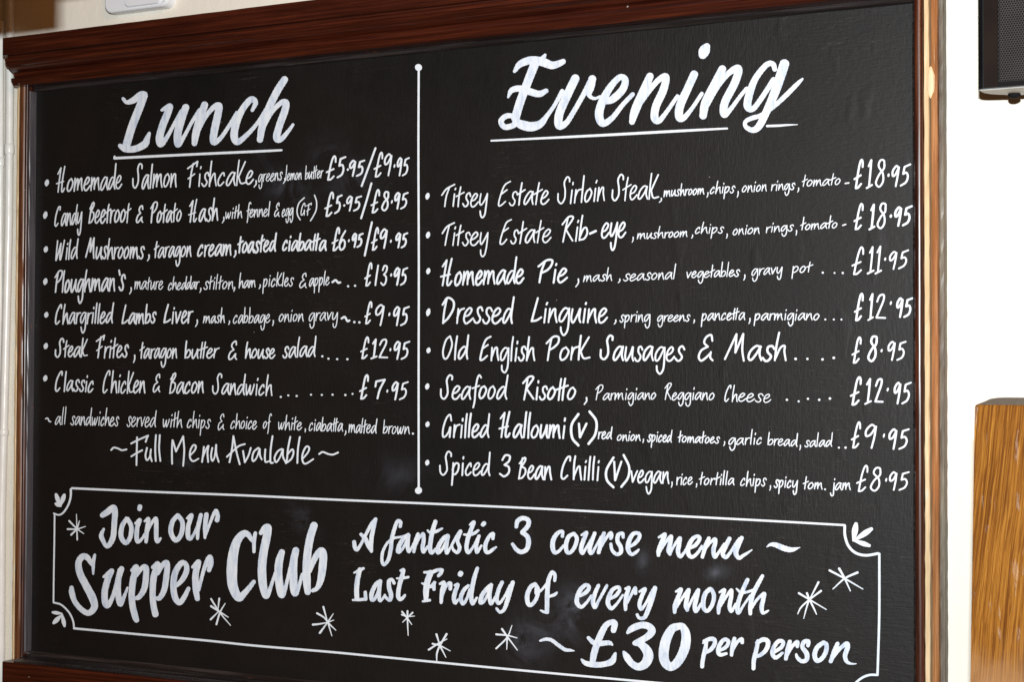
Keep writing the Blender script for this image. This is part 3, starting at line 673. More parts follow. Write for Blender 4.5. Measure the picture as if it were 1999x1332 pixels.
line(('Steak Frites', wd('Steak', 107, 172, 699, 698, 22, 39) + wd('Frites', 187, 252, 700, 699, 24, 46)),
     ('taragon butter & house salad', comma(263, 694, 260.6, 708, 3) + wd('taragon', 272, 346, 701, 701, 21, 36, 3.2) + wd('bu#er', 360, 429, 701, 700, 20, 36, 3.4) + wd('&', 445, 463, 704, 704, 20, 40, 3.4)
      + wd('house', 478, 538, 701, 701, 20, 34, 3.4) + wd('salad', 551, 618, 700, 697, 22, 42, 3.4)),
     ('£12·95', fig('£', 703, 721, 657, 703) + fig('1', 723, 737, 661, 702) + fig('2', 739, 758, 661, 701) + dot(762, 683, 3.8, 4) + fig('95', 769, 801, 665, 703, 4, .2)),
     ('', dot(629, 696, 4.2) + dot(641, 700.6, 4) + dot(658, 701.4, 4) + dot(678, 701.6, 4.2)))
line(('Classic Chicken & Bacon Sandwich', wd('Classic', 107, 183, 765, 767, 23, 42) + wd('Chicken', 200, 284, 768, 769, 25, 46) + wd('&', 298, 313, 768, 768, 20, 39, 3.2) + wd('Bacon', 330, 398, 769, 769, 24, 42)
      + wd('Sandwich', 414, 532, 771, 774, 23, 43)), None,
     ('£7·95', fig('£', 701, 720, 731, 782) + fig('7', 731, 753, 738, 780) + dot(756, 764, 3.6, 4) + fig('95', 765, 798, 744, 782, 4, .2)),
     ('', dot(548, 775.4, 4) + dot(562.6, 772.4, 3.8) + dot(579, 773.6, 4) + dot(607, 771, 3.8) + dot(628, 771.4, 3.8) + dot(649, 771, 4) + dot(674, 771.6, 4.2) + dot(688, 769.4, 3.6)))
paint('painted_note', ln([(89, 818), (93, 817), (96, 823), (99, 823.6)], 2.6) + wd('all', 107, 130, 831, 830, 17, 36, SM) + wd('sandwiches', 137, 233, 831, 833, 18, 36, SM) + wd('served', 247, 306, 834, 835, 20, 33, SM)
      + wd('with', 318, 356, 835, 836, 17, 34, SM) + wd('chips', 365, 412, 836, 838, 18, 34, SM) + wd('&', 425, 438, 841, 841, 17, 34, SM) + wd('choice', 450, 502, 838, 839, 17, 31, SM)
      + wd('of', 513, 531, 838, 838, 15, 31, SM) + wd('white', 543, 590, 840, 841, 16, 31, SM) + comma(596, 838, 595.6, 844, 2.4) + wd('ciaba#a', 603, 670, 842, 844, 17, 29, SM) + comma(675, 842, 673, 850, 2.4)
      + wd('malted', 680, 737, 846, 847, 17, 30, SM) + wd('brown', 747, 800, 848, 849, 16, 28, SM) + dot(806, 847, 4),
      'thin white lettering reading all sandwiches served with chips & choice of white, ciabatta, malted brown.')
paint('painted_note', ln([(217, 879), (222, 874.5), (230, 876), (238, 879.5), (247, 878)], 3.3)
      + tr((80, 720, .2), [[(938, 672, 17), (935, 800, 17), (932, 943, 16)], [(880, 732, 17), (960, 692, 17), (1045, 655, 17), (1045, 655, 17), (1030, 690, 17), (1022, 716, 17)], [(882, 858, 17), (935, 825, 17), (988, 798, 17)],
                           [(1035, 775, 17), (1020, 850, 17), (1035, 895, 17), (1062, 860, 15), (1073, 790, 16), (1073, 790, 16), (1068, 850, 17), (1082, 905, 16)], [(1122, 650, 17), (1115, 780, 17), (1120, 903, 17)], [(1160, 650, 17), (1153, 780, 17), (1165, 903, 16)],
                           [(1283, 700, 17), (1278, 810, 17), (1280, 930, 17)], [(1288, 705, 17), (1318, 810, 17), (1318, 810, 17), (1388, 662, 17), (1388, 662, 17), (1398, 800, 17), (1388, 950, 16)],
                           [(1455, 850, 15), (1500, 800, 16), (1512, 760, 17), (1488, 748, 17), (1458, 800, 17), (1455, 870, 17), (1485, 905, 17), (1538, 880, 14)],
                           [(1590, 765, 17), (1582, 840, 17), (1572, 912, 17)], [(1575, 880, 15), (1610, 790, 15), (1635, 755, 17), (1625, 820, 17), (1632, 912, 17)],
                           [(1672, 775, 17), (1660, 850, 17), (1672, 902, 17), (1695, 860, 15), (1710, 745, 17), (1710, 745, 17), (1712, 830, 17), (1735, 912, 16)]])
      + tr((430, 720, .2), [[(90, 915, 17), (115, 780, 17), (128, 660, 17), (128, 660, 17), (155, 800, 17), (190, 935, 17)], [(65, 862, 17), (130, 800, 17), (185, 755, 17), (240, 738, 16)],
                            [(222, 805, 17), (240, 915, 17), (240, 915, 17), (275, 850, 16), (298, 775, 17)], [(372, 775, 17), (330, 810, 17), (312, 870, 17), (322, 905, 17), (355, 870, 15), (385, 785, 17), (385, 785, 17), (388, 850, 17), (405, 888, 15)],
                            [(440, 790, 17), (435, 860, 17), (442, 912, 17), (475, 905, 15)], [(510, 660, 17), (492, 790, 17), (490, 912, 17), (515, 920, 16)],
                            [(600, 785, 17), (560, 810, 17), (530, 870, 17), (545, 915, 17), (580, 870, 15), (612, 790, 17), (612, 790, 17), (612, 860, 17), (635, 910, 16)],
                            [(683, 668, 17), (660, 790, 17), (652, 880, 17), (640, 922, 17)], [(655, 840, 15), (700, 790, 17), (715, 820, 17), (695, 880, 17), (642, 925, 15)], [(776, 668, 17), (758, 790, 17), (752, 922, 17)],
                            [(805, 880, 15), (855, 820, 16), (868, 775, 17), (840, 762, 17), (808, 820, 17), (800, 890, 17), (830, 930, 17), (908, 885, 15)]])
      + ln([(623, 887), (630, 883), (641, 887), (650, 888), (660, 884)], 3.4), 'thin white lettering reading ~ Full Menu Available ~')

# ---- evening column
SM = 2.5
line(('Titsey Estate Sirloin Steak', wd('Titsey', 861, 953, 405, 403, 27, 46, BG, .14) + wd('Estate', 972, 1073, 403, 399, 27, 51, BG, .16) + wd('Sirloin', 1088, 1181, 400, 392, 28, 54, BG, .12) + wd('Steak', 1194, 1287, 393, 389, 28, 53, BG, .12)),
     ('mushroom, chips, onion rings, tomato', comma(1291, 387, 1287, 395, 2.6) + wd('mushroom', 1295, 1375, 385, 380, 13, 26, 2.6) + comma(1382, 376, 1380, 385, 2.4) + wd('chips', 1386, 1436, 379, 377, 14, 26, SM, .2)
      + comma(1441, 374, 1439, 385, 2.4) + wd('onion', 1448, 1497, 376, 374, 14, 26, SM, .15) + wd('rings', 1505, 1553, 373, 371, 13, 26, SM, .15) + comma(1559, 367, 1557, 375, 2.4) + wd('tomato', 1565, 1641, 365, 361, 13, 27, SM, .15) + ln([(1650, 358), (1657, 357)], 2.8)),
     ('£18·95', fig('£', 1666, 1686, 310, 371, 4.6) + fig('1', 1690, 1704, 310, 369, 4.6) + fig('8', 1708, 1729, 309, 367, 4.4) + dot(1734.5, 342, 4.6, 4) + fig('95', 1741, 1779, 320, 364, 4.4, .2, 4)))
line(('Titsey Estate Rib-eye', wd('Titsey', 862, 954, 480, 480, 27, 47, BG, .14) + wd('Estate', 975, 1077, 478, 474, 27, 51, BG, .16) + wd('Rib', 1096, 1148, 473, 470, 30, 52, 4.2, .14) + ln([(1152, 456), (1163, 451)], 4.6) + wd('eye', 1173, 1223, 467, 464, 31, 50, 4.3, .14)),
     ('mushroom, chips, onion rings, tomato', comma(1236, 463, 1234, 473, 2.4) + wd('mushroom', 1243, 1342, 468, 463, 12, 25, SM, .15) + comma(1352, 459, 1350, 465, 2.4) + wd('chips', 1357, 1414, 457, 456, 13, 24, SM, .2)
      + comma(1419.5, 457, 1418, 465, 2.4) + wd('onion', 1430, 1483, 460, 457, 13, 24, SM, .15) + wd('rings', 1495, 1550, 455, 451, 12, 25, SM, .15) + comma(1555, 450, 1554, 459, 2.4) + wd('tomato', 1562, 1635, 450, 446, 12, 31, SM, .15) + ln([(1645, 440), (1651, 438)], 2.6)),
     ('£18·95', fig('£', 1666, 1686, 396, 451, 4.6) + fig('1', 1695, 1709, 397, 450, 5.2) + fig('8', 1711, 1731, 394, 448, 4.6) + dot(1739, 422, 5, 4) + fig('95', 1746, 1782, 401, 442, 5.2, .18, 3)))
line(('Homemade Pie', wd('Homemade', 859, 1024, 560, 555, 29, 55, 4.6, .14) + wd('Pie', 1049, 1109, 553, 553, 29, 48, 4.8, .14)),
     ('mash, seasonal vegetables, gravy pot', comma(1129, 545, 1124, 560, 3) + wd('mash', 1138, 1195, 551, 549, 13, 28, SM, .15) + comma(1210, 545, 1207, 552, 2.6) + wd('seasonal', 1216, 1320, 550, 545, 14, 31, SM, .12)
      + wd('vegetables', 1340, 1445, 544, 540, 13, 30, SM, .12) + comma(1454, 537, 1452, 547, 2.6) + wd('gravy', 1467, 1528, 539, 535, 14, 28, SM, .15) + wd('pot', 1545, 1588, 534, 532, 14, 24, SM, .15)),
     ('£11·95', fig('£', 1662, 1687, 481, 539, 4.4) + fig('1', 1692, 1707, 480, 536, 4.4) + fig('1', 1707, 1722, 479, 536, 4.4) + dot(1728, 506, 4, 4) + fig('95', 1736, 1775, 488, 526, 4.2, .2, 4)),
     ('', dot(1606, 532.5, 4.2) + dot(1629, 533, 3.4) + dot(1645, 533, 4.2)))
line(('Dressed Linguine', wd('Dressed', 862, 1005, 633, 633, 32, 54, 4.6, .12) + wd('Linguine', 1036, 1187, 631, 632, 30, 51, 4.6, .12)),
     ('spring greens, pancetta, parmigiano', comma(1202, 625, 1199, 633, 2.8) + wd('spring', 1209, 1270, 630, 629, 15, 28, SM, .12) + wd('greens', 1283, 1348, 629, 628, 13, 26, SM, .15) + comma(1355.5, 625, 1354, 631, 2.6)
      + wd('pance#a', 1368, 1455, 627, 625, 15, 26, 2.7, .12) + comma(1464, 622, 1462, 632, 2.6) + wd('parmigiano', 1471, 1600, 626, 626, 14, 28, 2.7, .12)),
     ('£12·95', fig('£', 1667, 1686, 572, 629, 4.4) + fig('1', 1693, 1706, 572, 627, 4.4) + fig('2', 1709, 1730, 573, 624, 4.4) + dot(1739, 592, 4, 5) + fig('95', 1750, 1783, 580, 621, 4.6, .15)),
     ('', dot(1611, 624, 3.6) + dot(1627.5, 624, 3.6) + dot(1642.5, 624, 3.6)))
line(('Old English Pork Sausages & Mash', wd('Old', 863, 916, 704, 703, 27, 49, 4.2, .08) + wd('English', 936, 1045, 706, 706, 28, 50, 4.2, .08) + wd('Pork', 1065, 1153, 705, 704, 28, 50, 4.4, .08) + wd('Sausages', 1171, 1338, 705, 707, 30, 51, 4.6, .08)
      + wd('&', 1362, 1393, 707, 707, 28, 55, 4.8, .1) + wd('Mash', 1413, 1536, 706, 706, 31, 57, 5, .14)), None,
     ('£8·95', fig('£', 1662, 1682, 657, 712, 4.6) + fig('8', 1693, 1714, 654, 708, 4.8) + dot(1721, 685, 4.2, 4) + fig('95', 1733, 1770, 665, 705, 4.4, .12)),
     ('', dot(1553, 701, 5) + dot(1576, 701, 4.4) + dot(1605.5, 702, 4.8) + dot(1627.5, 699, 5)))
line(('Seafood Risotto', wd('Seafood', 859, 993, 781, 781, 27, 50, 4.2, .1) + wd('Riso#o', 1019, 1125, 782, 783, 27, 49, 4.6, .08)),
     ('Parmigiano Reggiano cheese', comma(1145, 777, 1140.5, 790, 3.4) + wd('Parmigiano', 1162, 1281, 782, 781, 14, 31, SM, .1) + wd('Reggiano', 1297, 1395, 782, 782, 15, 34, 2.6, .12) + wd('Ch', 1414, 1440, 785, 785, 16, 34, 2.6, .15) + wd('eese', 1441, 1506, 785, 787, 17, 30, 2.6, .1)),
     ('£12·95', fig('£', 1659, 1682, 735, 794, 4.4) + fig('1', 1687, 1702, 738, 791, 4.4) + fig('2', 1707, 1725, 738, 788, 4.4) + dot(1733, 761, 4, 5) + fig('95', 1745, 1780, 745, 790, 4.4, .15)),
     ('', dot(1536, 781, 4.4) + dot(1559, 784, 3.8) + dot(1577, 779, 4.2) + dot(1599, 781, 4.6) + dot(1620, 778.5, 4.8)))
line(('Grilled Halloumi (V)', wd('Grilled', 863, 957, 856, 855, 27, 49, 4.4, .06) + wd('Halloumi', 973, 1105, 856, 858, 28, 53, 4.6, .08) + ln([(1129, 809), (1116, 830), (1117, 855), (1129, 870)], 4.8) + fig('V', 1128, 1147, 824, 857, 5, .05)
      + ln([(1151, 804), (1164, 823), (1162, 848), (1149, 867)], 4.8)),
     ('red onion, spiced tomatoes, garlic bread, salad', wd('red', 1167, 1196, 858, 859, 15, 26, 2.9, .1) + wd('onion', 1204, 1251, 862, 862, 13, 25, 2.8, .1) + comma(1256, 858, 1255, 865, 2.4) + wd('spiced', 1263, 1313, 864, 865, 15, 26, 2.8, .1)
      + wd('tomatoes', 1323, 1406, 865, 867, 13, 27, 2.7, .1) + comma(1414.5, 863, 1412.5, 871, 2.4) + wd('garlic', 1422, 1487, 870, 869, 14, 31, 2.7, .1) + wd('bread', 1498, 1558, 870, 873, 14, 27, 2.7, .1) + comma(1562.5, 870, 1561, 879, 2.4)
      + wd('salad', 1570, 1626, 874, 873, 13, 29, 2.7, .1)),
     ('£9·95', fig('£', 1661, 1681, 823, 878, 4.4) + fig('9', 1689, 1712, 827, 877, 4.4) + dot(1725.5, 851, 3.8, 6) + fig('95', 1735, 1776, 836, 879, 4.6, .1)),
     ('', dot(1637.5, 874.5, 3.8) + dot(1650.5, 874.5, 4.4)))
line(('Spiced 3 Bean Chilli (V) vegan', wd('Spiced', 857, 958, 929, 931, 26, 49, 4.2, .02) + fig('3', 974, 997, 886, 933, 4.4, .08) + wd('Bean', 1011, 1078, 937, 938, 28, 46, 4.4, .02) + wd('Chilli', 1094, 1171, 938, 940, 29, 49, 4.4, .04)
      + ln([(1197.5, 894), (1184, 918), (1185, 938), (1197.5, 952)], 4.6) + fig('V', 1197, 1215, 898, 941, 4.6, .05) + ln([(1217.5, 889), (1228, 912), (1226, 933), (1213, 951)], 4.4) + wd('vegan', 1231, 1307, 944, 946, 25, 40, 3.8, .06)),
     ('rice, tortilla chips, spicy tom. jam', comma(1312, 942, 1310.5, 952, 2.6) + wd('rice', 1320, 1353, 948, 948, 16, 28, 2.8, .1) + comma(1360, 945, 1359, 952, 2.4) + wd('tortilla', 1364, 1434, 948, 948, 14, 29, 2.8, .1)
      + wd('chips', 1445, 1497, 950, 951, 16, 31, 2.8, .1) + comma(1504, 949, 1502.5, 958, 2.4) + wd('spicy', 1510, 1558, 953, 954, 16, 28, 3.0, .1) + wd('tom', 1567, 1606, 956, 957, 14, 30, 2.8, .1) + dot(1610.5, 956, 3.6)
      + wd('jam', 1620, 1661, 958, 958, 15, 30, 2.8, .08)),
     ('£8·95', fig('£', 1671, 1695, 908, 963, 4.2) + fig('8', 1698, 1721, 911, 961, 4.2) + dot(1730, 937.5, 3.8, 5) + fig('95', 1736, 1776, 920, 959, 4.2, .05)))

# ---- headings, traced stroke by stroke
Q0 = (0, 0, .25)
paint('painted_heading', tr(Q0, [
    [(962, 770, 26), (990, 798, 30), (1045, 780, 50), (1100, 738, 52), (1128, 735, 46)], [(1125, 748, 56), (1085, 850, 62), (1030, 990, 62), (985, 1140, 62)], [(938, 1138, 34), (980, 1165, 46), (1060, 1160, 52), (1130, 1125, 56), (1150, 1080, 42), (1166, 1040, 24)],
    [(1265, 858, 24), (1325, 828, 45), (1310, 880, 56), (1270, 980, 58), (1245, 1080, 58), (1258, 1125, 48), (1310, 1060, 32), (1370, 950, 28), (1420, 870, 40)],
    [(1450, 838, 55), (1420, 920, 60), (1388, 1040, 60), (1390, 1128, 48), (1440, 1060, 30), (1500, 950, 28), (1560, 860, 36)],
    [(1598, 818, 54), (1560, 930, 60), (1530, 1040, 58), (1518, 1118, 44)], [(1530, 1060, 30), (1600, 920, 32), (1670, 835, 40), (1712, 825, 48), (1700, 900, 58), (1672, 1030, 58), (1668, 1108, 50), (1720, 1080, 34), (1790, 980, 30), (1850, 880, 30)],
    [(1970, 860, 26), (1995, 800, 40), (1960, 775, 48), (1895, 850, 50), (1845, 960, 58), (1828, 1060, 58), (1855, 1108, 48), (1930, 1050, 36), (2010, 960, 30), (2080, 850, 30)],
    [(2222, 620, 54), (2170, 700, 58), (2105, 830, 58), (2050, 980, 58), (2030, 1090, 48)], [(2045, 1020, 28), (2120, 880, 32), (2190, 805, 40), (2232, 800, 50), (2225, 860, 56), (2182, 980, 56), (2160, 1075, 56), (2195, 1085, 42), (2250, 1025, 30), (2288, 972, 22)]]),
    'large white brush lettering reading Lunch', big=True)
paint('underline', tr(Q0, [[(895, 1222, 16), (894, 1235, 20), (894, 1235, 20), (1500, 1205, 19), (2000, 1182, 19), (2198, 1172, 16)]]), cell=.8)
paint('painted_heading', tr((1000, 0, .25), [
    [(18, 555, 26), (60, 500, 50), (140, 470, 62), (230, 480, 68), (310, 508, 60), (370, 492, 50), (398, 478, 40)], [(240, 450, 36), (256, 428, 24)],
    [(-32, 758, 16), (-5, 705, 42), (60, 690, 50), (140, 715, 55), (210, 732, 50), (265, 708, 36)], [(175, 500, 68), (120, 640, 66), (60, 800, 66), (25, 920, 66)],
    [(20, 905, 36), (-45, 905, 42), (-88, 945, 42), (-60, 990, 44), (5, 980, 44), (30, 955, 50), (80, 975, 72), (150, 988, 72), (220, 965, 58), (270, 905, 36), (330, 820, 30), (390, 710, 34)],
    [(492, 612, 66), (440, 720, 66), (370, 880, 66), (365, 978, 62), (420, 960, 44), (480, 870, 38), (560, 730, 40), (610, 640, 50)], [(625, 615, 60), (612, 680, 58), (600, 740, 36), (640, 768, 24), (690, 752, 22)],
    [(700, 795, 36), (780, 775, 58), (860, 700, 58), (882, 625, 54), (840, 602, 46), (765, 680, 54), (700, 800, 64), (678, 900, 66), (708, 962, 56), (780, 920, 42), (860, 820, 36), (940, 735, 34)],
    [(1075, 595, 58), (1020, 720, 66), (960, 860, 68), (935, 950, 46)], [(960, 860, 40), (1060, 720, 40), (1140, 625, 44), (1200, 598, 52), (1180, 700, 62), (1122, 830, 62), (1112, 920, 60), (1145, 942, 46), (1200, 880, 34), (1290, 750, 30)],
    [(1420, 580, 62), (1370, 690, 62), (1312, 820, 66), (1302, 910, 60), (1335, 922, 46), (1400, 850, 32), (1480, 730, 30)], [(1488, 425, 66), (1500, 395, 84), (1520, 360, 50)],
    [(1640, 538, 60), (1580, 660, 68), (1510, 800, 68), (1490, 902, 58)], [(1520, 820, 40), (1600, 680, 40), (1690, 570, 44), (1765, 535, 60), (1740, 640, 62), (1660, 800, 62), (1655, 890, 58), (1705, 850, 36), (1780, 750, 30), (1830, 690, 30)],
    [(2050, 540, 36), (2035, 498, 40), (1985, 505, 44), (1900, 610, 50), (1850, 740, 60), (1838, 828, 60), (1880, 848, 44), (1950, 760, 40), (2040, 620, 40)],
    [(2125, 498, 74), (2095, 590, 74), (2050, 720, 70), (1990, 860, 60), (1930, 980, 56), (1880, 1015, 44), (1825, 990, 34), (1820, 950, 30), (1870, 922, 36), (1940, 900, 34), (2030, 840, 34), (2130, 750, 38), (2220, 660, 34), (2266, 615, 18)]]),
    'large white brush lettering reading Evening', big=True)
paint('underline', tr((0, 0, .25), [[(3836, 1098, 14), (4000, 1090, 15), (4700, 1055, 20), (5300, 1022, 20), (5678, 1002, 14)]]), cell=.8)
paint('underline', tr((0, 0, .25), [[(5990, 983, 18), (6080, 980, 18), (6150, 975, 14), (6228, 972, 5)]]), cell=.8)

paint('dividing_line', ln([(816.6, 131), (817.3, 131.5)], 13) + ln([(817.4, 133), (816.8, 300), (817.6, 520), (817.2, 740), (817.4, 958)], 4.1) + ln([(816.6, 958.6), (817.4, 958)], 13), 'white vertical rule ending in round dots', cell=.9)

# ---- ruled border of the supper club panel
def border(pts, w, w1=None): paint('border_line', ln(pts, w, w1), cell=.9)
border([(140.5, 953.8), (188, 956), (300, 961), (480, 968), (660, 976.5), (830, 983.6), (1060, 994), (1320, 1008), (1500, 1017.6), (1649, 1026)], 4.1)
border([(138.2, 956), (138, 970), (133.5, 986), (124, 1001), (115, 1006), (105, 1003)], 4.2, 3.0)
border([(106.6, 1004), (106, 1060), (105, 1120), (104.4, 1176.5)], 3.1)
border([(104.5, 1177.2), (120, 1182), (135, 1197), (142.5, 1213), (144.6, 1227.5)], 3.4)
border([(144.5, 1227.8), (250, 1237.5), (400, 1251.3), (500, 1261.8), (640, 1273.5), (760, 1285), (1000, 1308.2), (1250, 1331.3), (1450, 1349), (1656, 1367)], 4.2)
border([(1649, 1027), (1649.5, 1046), (1656, 1066), (1670, 1080), (1690, 1085), (1714, 1081.5)], 5.2)
border([(1716.6, 1082), (1716.4, 1199), (1714, 1290), (1713, 1318)], 4.6)
border([(1713, 1318.8), (1697, 1319), (1682, 1325), (1668, 1337), (1658, 1352), (1656, 1367)], 4.6)
def leaf(a, b, w): return [catmull([(a[0], a[1], w * .62), (a[0] * .6 + b[0] * .4, a[1] * .6 + b[1] * .4, w), (b[0], b[1], w * .38)], 1.0)]
paint('painted_leaves', leaf((1671, 1024), (1666, 1056), 12) + leaf((1701, 1033.5), (1669, 1055), 11) + leaf((1697, 1066), (1667, 1056), 9.5), 'three white brush dabs joined like an arrowhead in the upper right border corner')
paint('painted_leaves', leaf((109.5, 966), (116.5, 987), 8.5) + leaf((125.5, 967), (119, 986), 9) + leaf((109, 984), (119, 989), 8), 'three white brush dabs joined like an arrowhead in the upper left border corner')
paint('painted_leaves', leaf((103, 1196.5), (121, 1199), 7) + leaf((105, 1217), (119, 1203), 9) + leaf((126, 1223), (121, 1200), 8), 'three white brush dabs joined like an arrowhead in the lower left border corner')

# ---- stars
def star(t, rays):
    st = []
    for r in rays: st += tr(t, [[(p[0], p[1], r[0] * (1.0 if i == 0 else .8 if i < len(r[1]) - 1 else .45)) for i, p in enumerate(r[1])]])
    paint('painted_star', st, cell=.6)
BL, BM, BC, BR = (0, 999, .25), (500, 999, .25), (1000, 999, .25), (1499, 999, .25)
star(BL, [(12, [(603, 222), (600, 130), (597, 22)]), (14, [(540, 75), (600, 135), (655, 175)]), (14, [(528, 139), (600, 138), (668, 118)]), (15, [(556, 183), (600, 135), (620, 75)])])
star(BL, [(15, [(1712, 682), (1702, 768)]), (14, [(1648, 685), (1715, 790), (1800, 892)]), (16, [(1648, 742), (1715, 785), (1782, 828)]), (15, [(1690, 883), (1718, 790), (1758, 720)]), (15, [(1645, 845), (1712, 778)])])
star(BM, [(15, [(525, 747), (558, 868)]), (15, [(476, 797), (530, 830), (558, 868)]), (13, [(558, 868), (603, 800)]), (12, [(558, 868), (607, 850)]), (14, [(558, 868), (623, 930)]), (13, [(560, 868), (592, 975)]), (17, [(498, 950), (558, 868)]), (16, [(443, 886), (500, 880), (558, 868)])])
star(BM, [(15, [(1182, 780), (1182, 850), (1187, 970)]), (14, [(1140, 785), (1180, 835), (1215, 885)]), (13, [(1222, 792), (1180, 832), (1143, 868)]), (12, [(1137, 808), (1180, 822), (1237, 819)])])
star(BM, [(16, [(1408, 962), (1435, 1050)]), (17, [(1487, 960), (1435, 1050), (1412, 1110), (1410, 1172)]), (15, [(1348, 1082), (1420, 1035), (1490, 998)]), (14, [(1378, 1035), (1440, 1052), (1516, 1092)]), (15, [(1435, 1050), (1482, 1142)])])
star(BM, [(16, [(1920, 920), (1965, 985), (2040, 1085)]), (15, [(1875, 962), (1960, 970), (2038, 990)]), (14, [(1875, 1072), (1960, 985), (1998, 892)]), (14, [(1960, 985), (1957, 1080)])])
star(BR, [(17, [(395, 555), (325, 690)]), (16, [(415, 622), (325, 690), (260, 750), (233, 802)]), (16, [(242, 640), (325, 690), (457, 768)]), (17, [(305, 640), (325, 690), (355, 750), (380, 805)]), (14, [(322, 690), (300, 760), (280, 838)])])
star(BR, [(17, [(482, 462), (600, 525), (742, 608)]), (19, [(557, 448), (600, 525), (644, 622)]), (18, [(700, 478), (600, 525), (508, 607)])])

# ---- supper club panel lettering
Q1, Q2, Q3, Q4, Q5, Q6, Q7 = (90, 940, .2), (400, 990, .15015), (680, 1000, .15015), (980, 1000, .15015), (1250, 1000, .15015), (1040, 1150, .16508), (1350, 1200, .17509)
paint('painted_heading', tr(Q1, [
    [(552, 332, 52), (600, 300, 62), (655, 258, 56), (672, 300, 58), (665, 420, 54), (655, 540, 54), (622, 615, 50), (590, 638, 36), (560, 590, 42), (538, 530, 44), (562, 468, 24)],
    [(785, 367, 40), (742, 440, 46), (732, 540, 48), (775, 603, 44), (820, 550, 44), (832, 450, 44), (800, 377, 42), (785, 367, 40)],
    [(872, 412, 24), (915, 380, 38), (888, 460, 44), (885, 570, 44), (905, 592, 34), (945, 550, 26), (958, 520, 22)], [(912, 272, 42), (915, 250, 46)],
    [(962, 392, 22), (1000, 370, 36), (985, 470, 44), (976, 592, 34)], [(985, 500, 28), (1030, 410, 30), (1072, 366, 38), (1075, 450, 44), (1076, 560, 44), (1090, 592, 34), (1116, 560, 24)],
    [(1280, 337, 42), (1232, 400, 46), (1218, 500, 48), (1265, 578, 46), (1318, 520, 46), (1332, 410, 46), (1292, 340, 42), (1280, 337, 42)],
    [(1378, 362, 26), (1420, 335, 40), (1388, 440, 44), (1386, 540, 46), (1412, 562, 34), (1450, 500, 26), (1490, 400, 28), (1512, 328, 34)], [(1510, 332, 40), (1482, 460, 42), (1478, 560, 30)],
    [(1565, 328, 46), (1552, 440, 42), (1550, 552, 28)], [(1560, 520, 26), (1600, 410, 28), (1640, 312, 34), (1662, 290, 36), (1676, 340, 42), (1668, 380, 46)],
    [(475, 722, 28), (460, 800, 36), (460, 905, 22)], [(445, 812, 36), (400, 745, 56), (352, 740, 60), (316, 800, 62), (330, 900, 68), (390, 1020, 72), (452, 1140, 76), (472, 1228, 66), (420, 1288, 56), (352, 1260, 52), (282, 1180, 50), (252, 1090, 56), (248, 1042, 42)],
    [(562, 935, 26), (640, 875, 44), (605, 950, 60), (572, 1080, 62), (578, 1190, 62), (605, 1212, 54), (650, 1130, 40), (690, 990, 40), (720, 870, 46)], [(736, 858, 54), (705, 960, 58), (702, 1100, 60), (725, 1202, 50), (765, 1120, 34), (794, 1042, 22)],
    [(836, 872, 32), (880, 842, 56), (850, 960, 64), (836, 1100, 62), (842, 1210, 62), (868, 1320, 62), (882, 1358, 50)], [(880, 920, 40), (930, 855, 46), (972, 842, 54), (975, 930, 60), (958, 1050, 58), (910, 1130, 48), (875, 1145, 36)],
    [(1042, 842, 36), (1090, 812, 54), (1052, 930, 64), (1040, 1060, 60), (1046, 1200, 60), (1066, 1300, 62)], [(1090, 900, 40), (1140, 815, 46), (1182, 802, 50), (1175, 920, 58), (1153, 1060, 56), (1110, 1140, 48), (1075, 1145, 36)],
    [(1275, 1020, 38), (1330, 962, 50), (1370, 880, 54), (1365, 815, 48), (1320, 802, 54), (1262, 890, 60), (1242, 1010, 60), (1256, 1130, 60), (1302, 1188, 52), (1350, 1130, 48), (1390, 1050, 38)],
    [(1430, 840, 30), (1488, 790, 50), (1460, 900, 62), (1460, 1040, 62), (1476, 1148, 50)], [(1490, 1060, 34), (1530, 900, 36), (1570, 785, 46), (1600, 742, 48), (1610, 800, 50), (1590, 870, 42)]])
    + tr(Q2, [[(655, 345, 48), (640, 440, 50), (637, 585, 42)], [(612, 440, 46), (560, 362, 72), (500, 352, 88), (422, 440, 108), (372, 600, 126), (352, 800, 138), (357, 1000, 128), (400, 1130, 116), (448, 1182, 104), (510, 1130, 78), (580, 1050, 64), (635, 978, 54)],
    [(728, 342, 54), (780, 275, 78), (825, 275, 86), (802, 400, 106), (762, 600, 108), (742, 800, 110), (752, 1000, 108), (790, 1155, 86), (830, 1118, 58), (870, 1000, 44), (920, 850, 40)],
    [(1000, 592, 78), (965, 720, 102), (956, 880, 102), (976, 1060, 102), (1000, 1148, 86), (1040, 1080, 54), (1080, 920, 44), (1125, 740, 50)], [(1182, 570, 88), (1155, 700, 98), (1150, 880, 102), (1156, 1050, 102), (1175, 1128, 82), (1220, 1040, 50), (1265, 880, 40)],
    [(1418, 245, 96), (1370, 400, 100), (1335, 600, 102), (1320, 800, 102), (1325, 980, 102), (1336, 1108, 82)], [(1360, 840, 56), (1430, 670, 78), (1505, 575, 88), (1538, 620, 98), (1530, 780, 102), (1505, 950, 88), (1460, 1058, 60), (1402, 1092, 48)]]),
    'large white brush lettering reading Join our Supper Club', big=True, cell=.9)
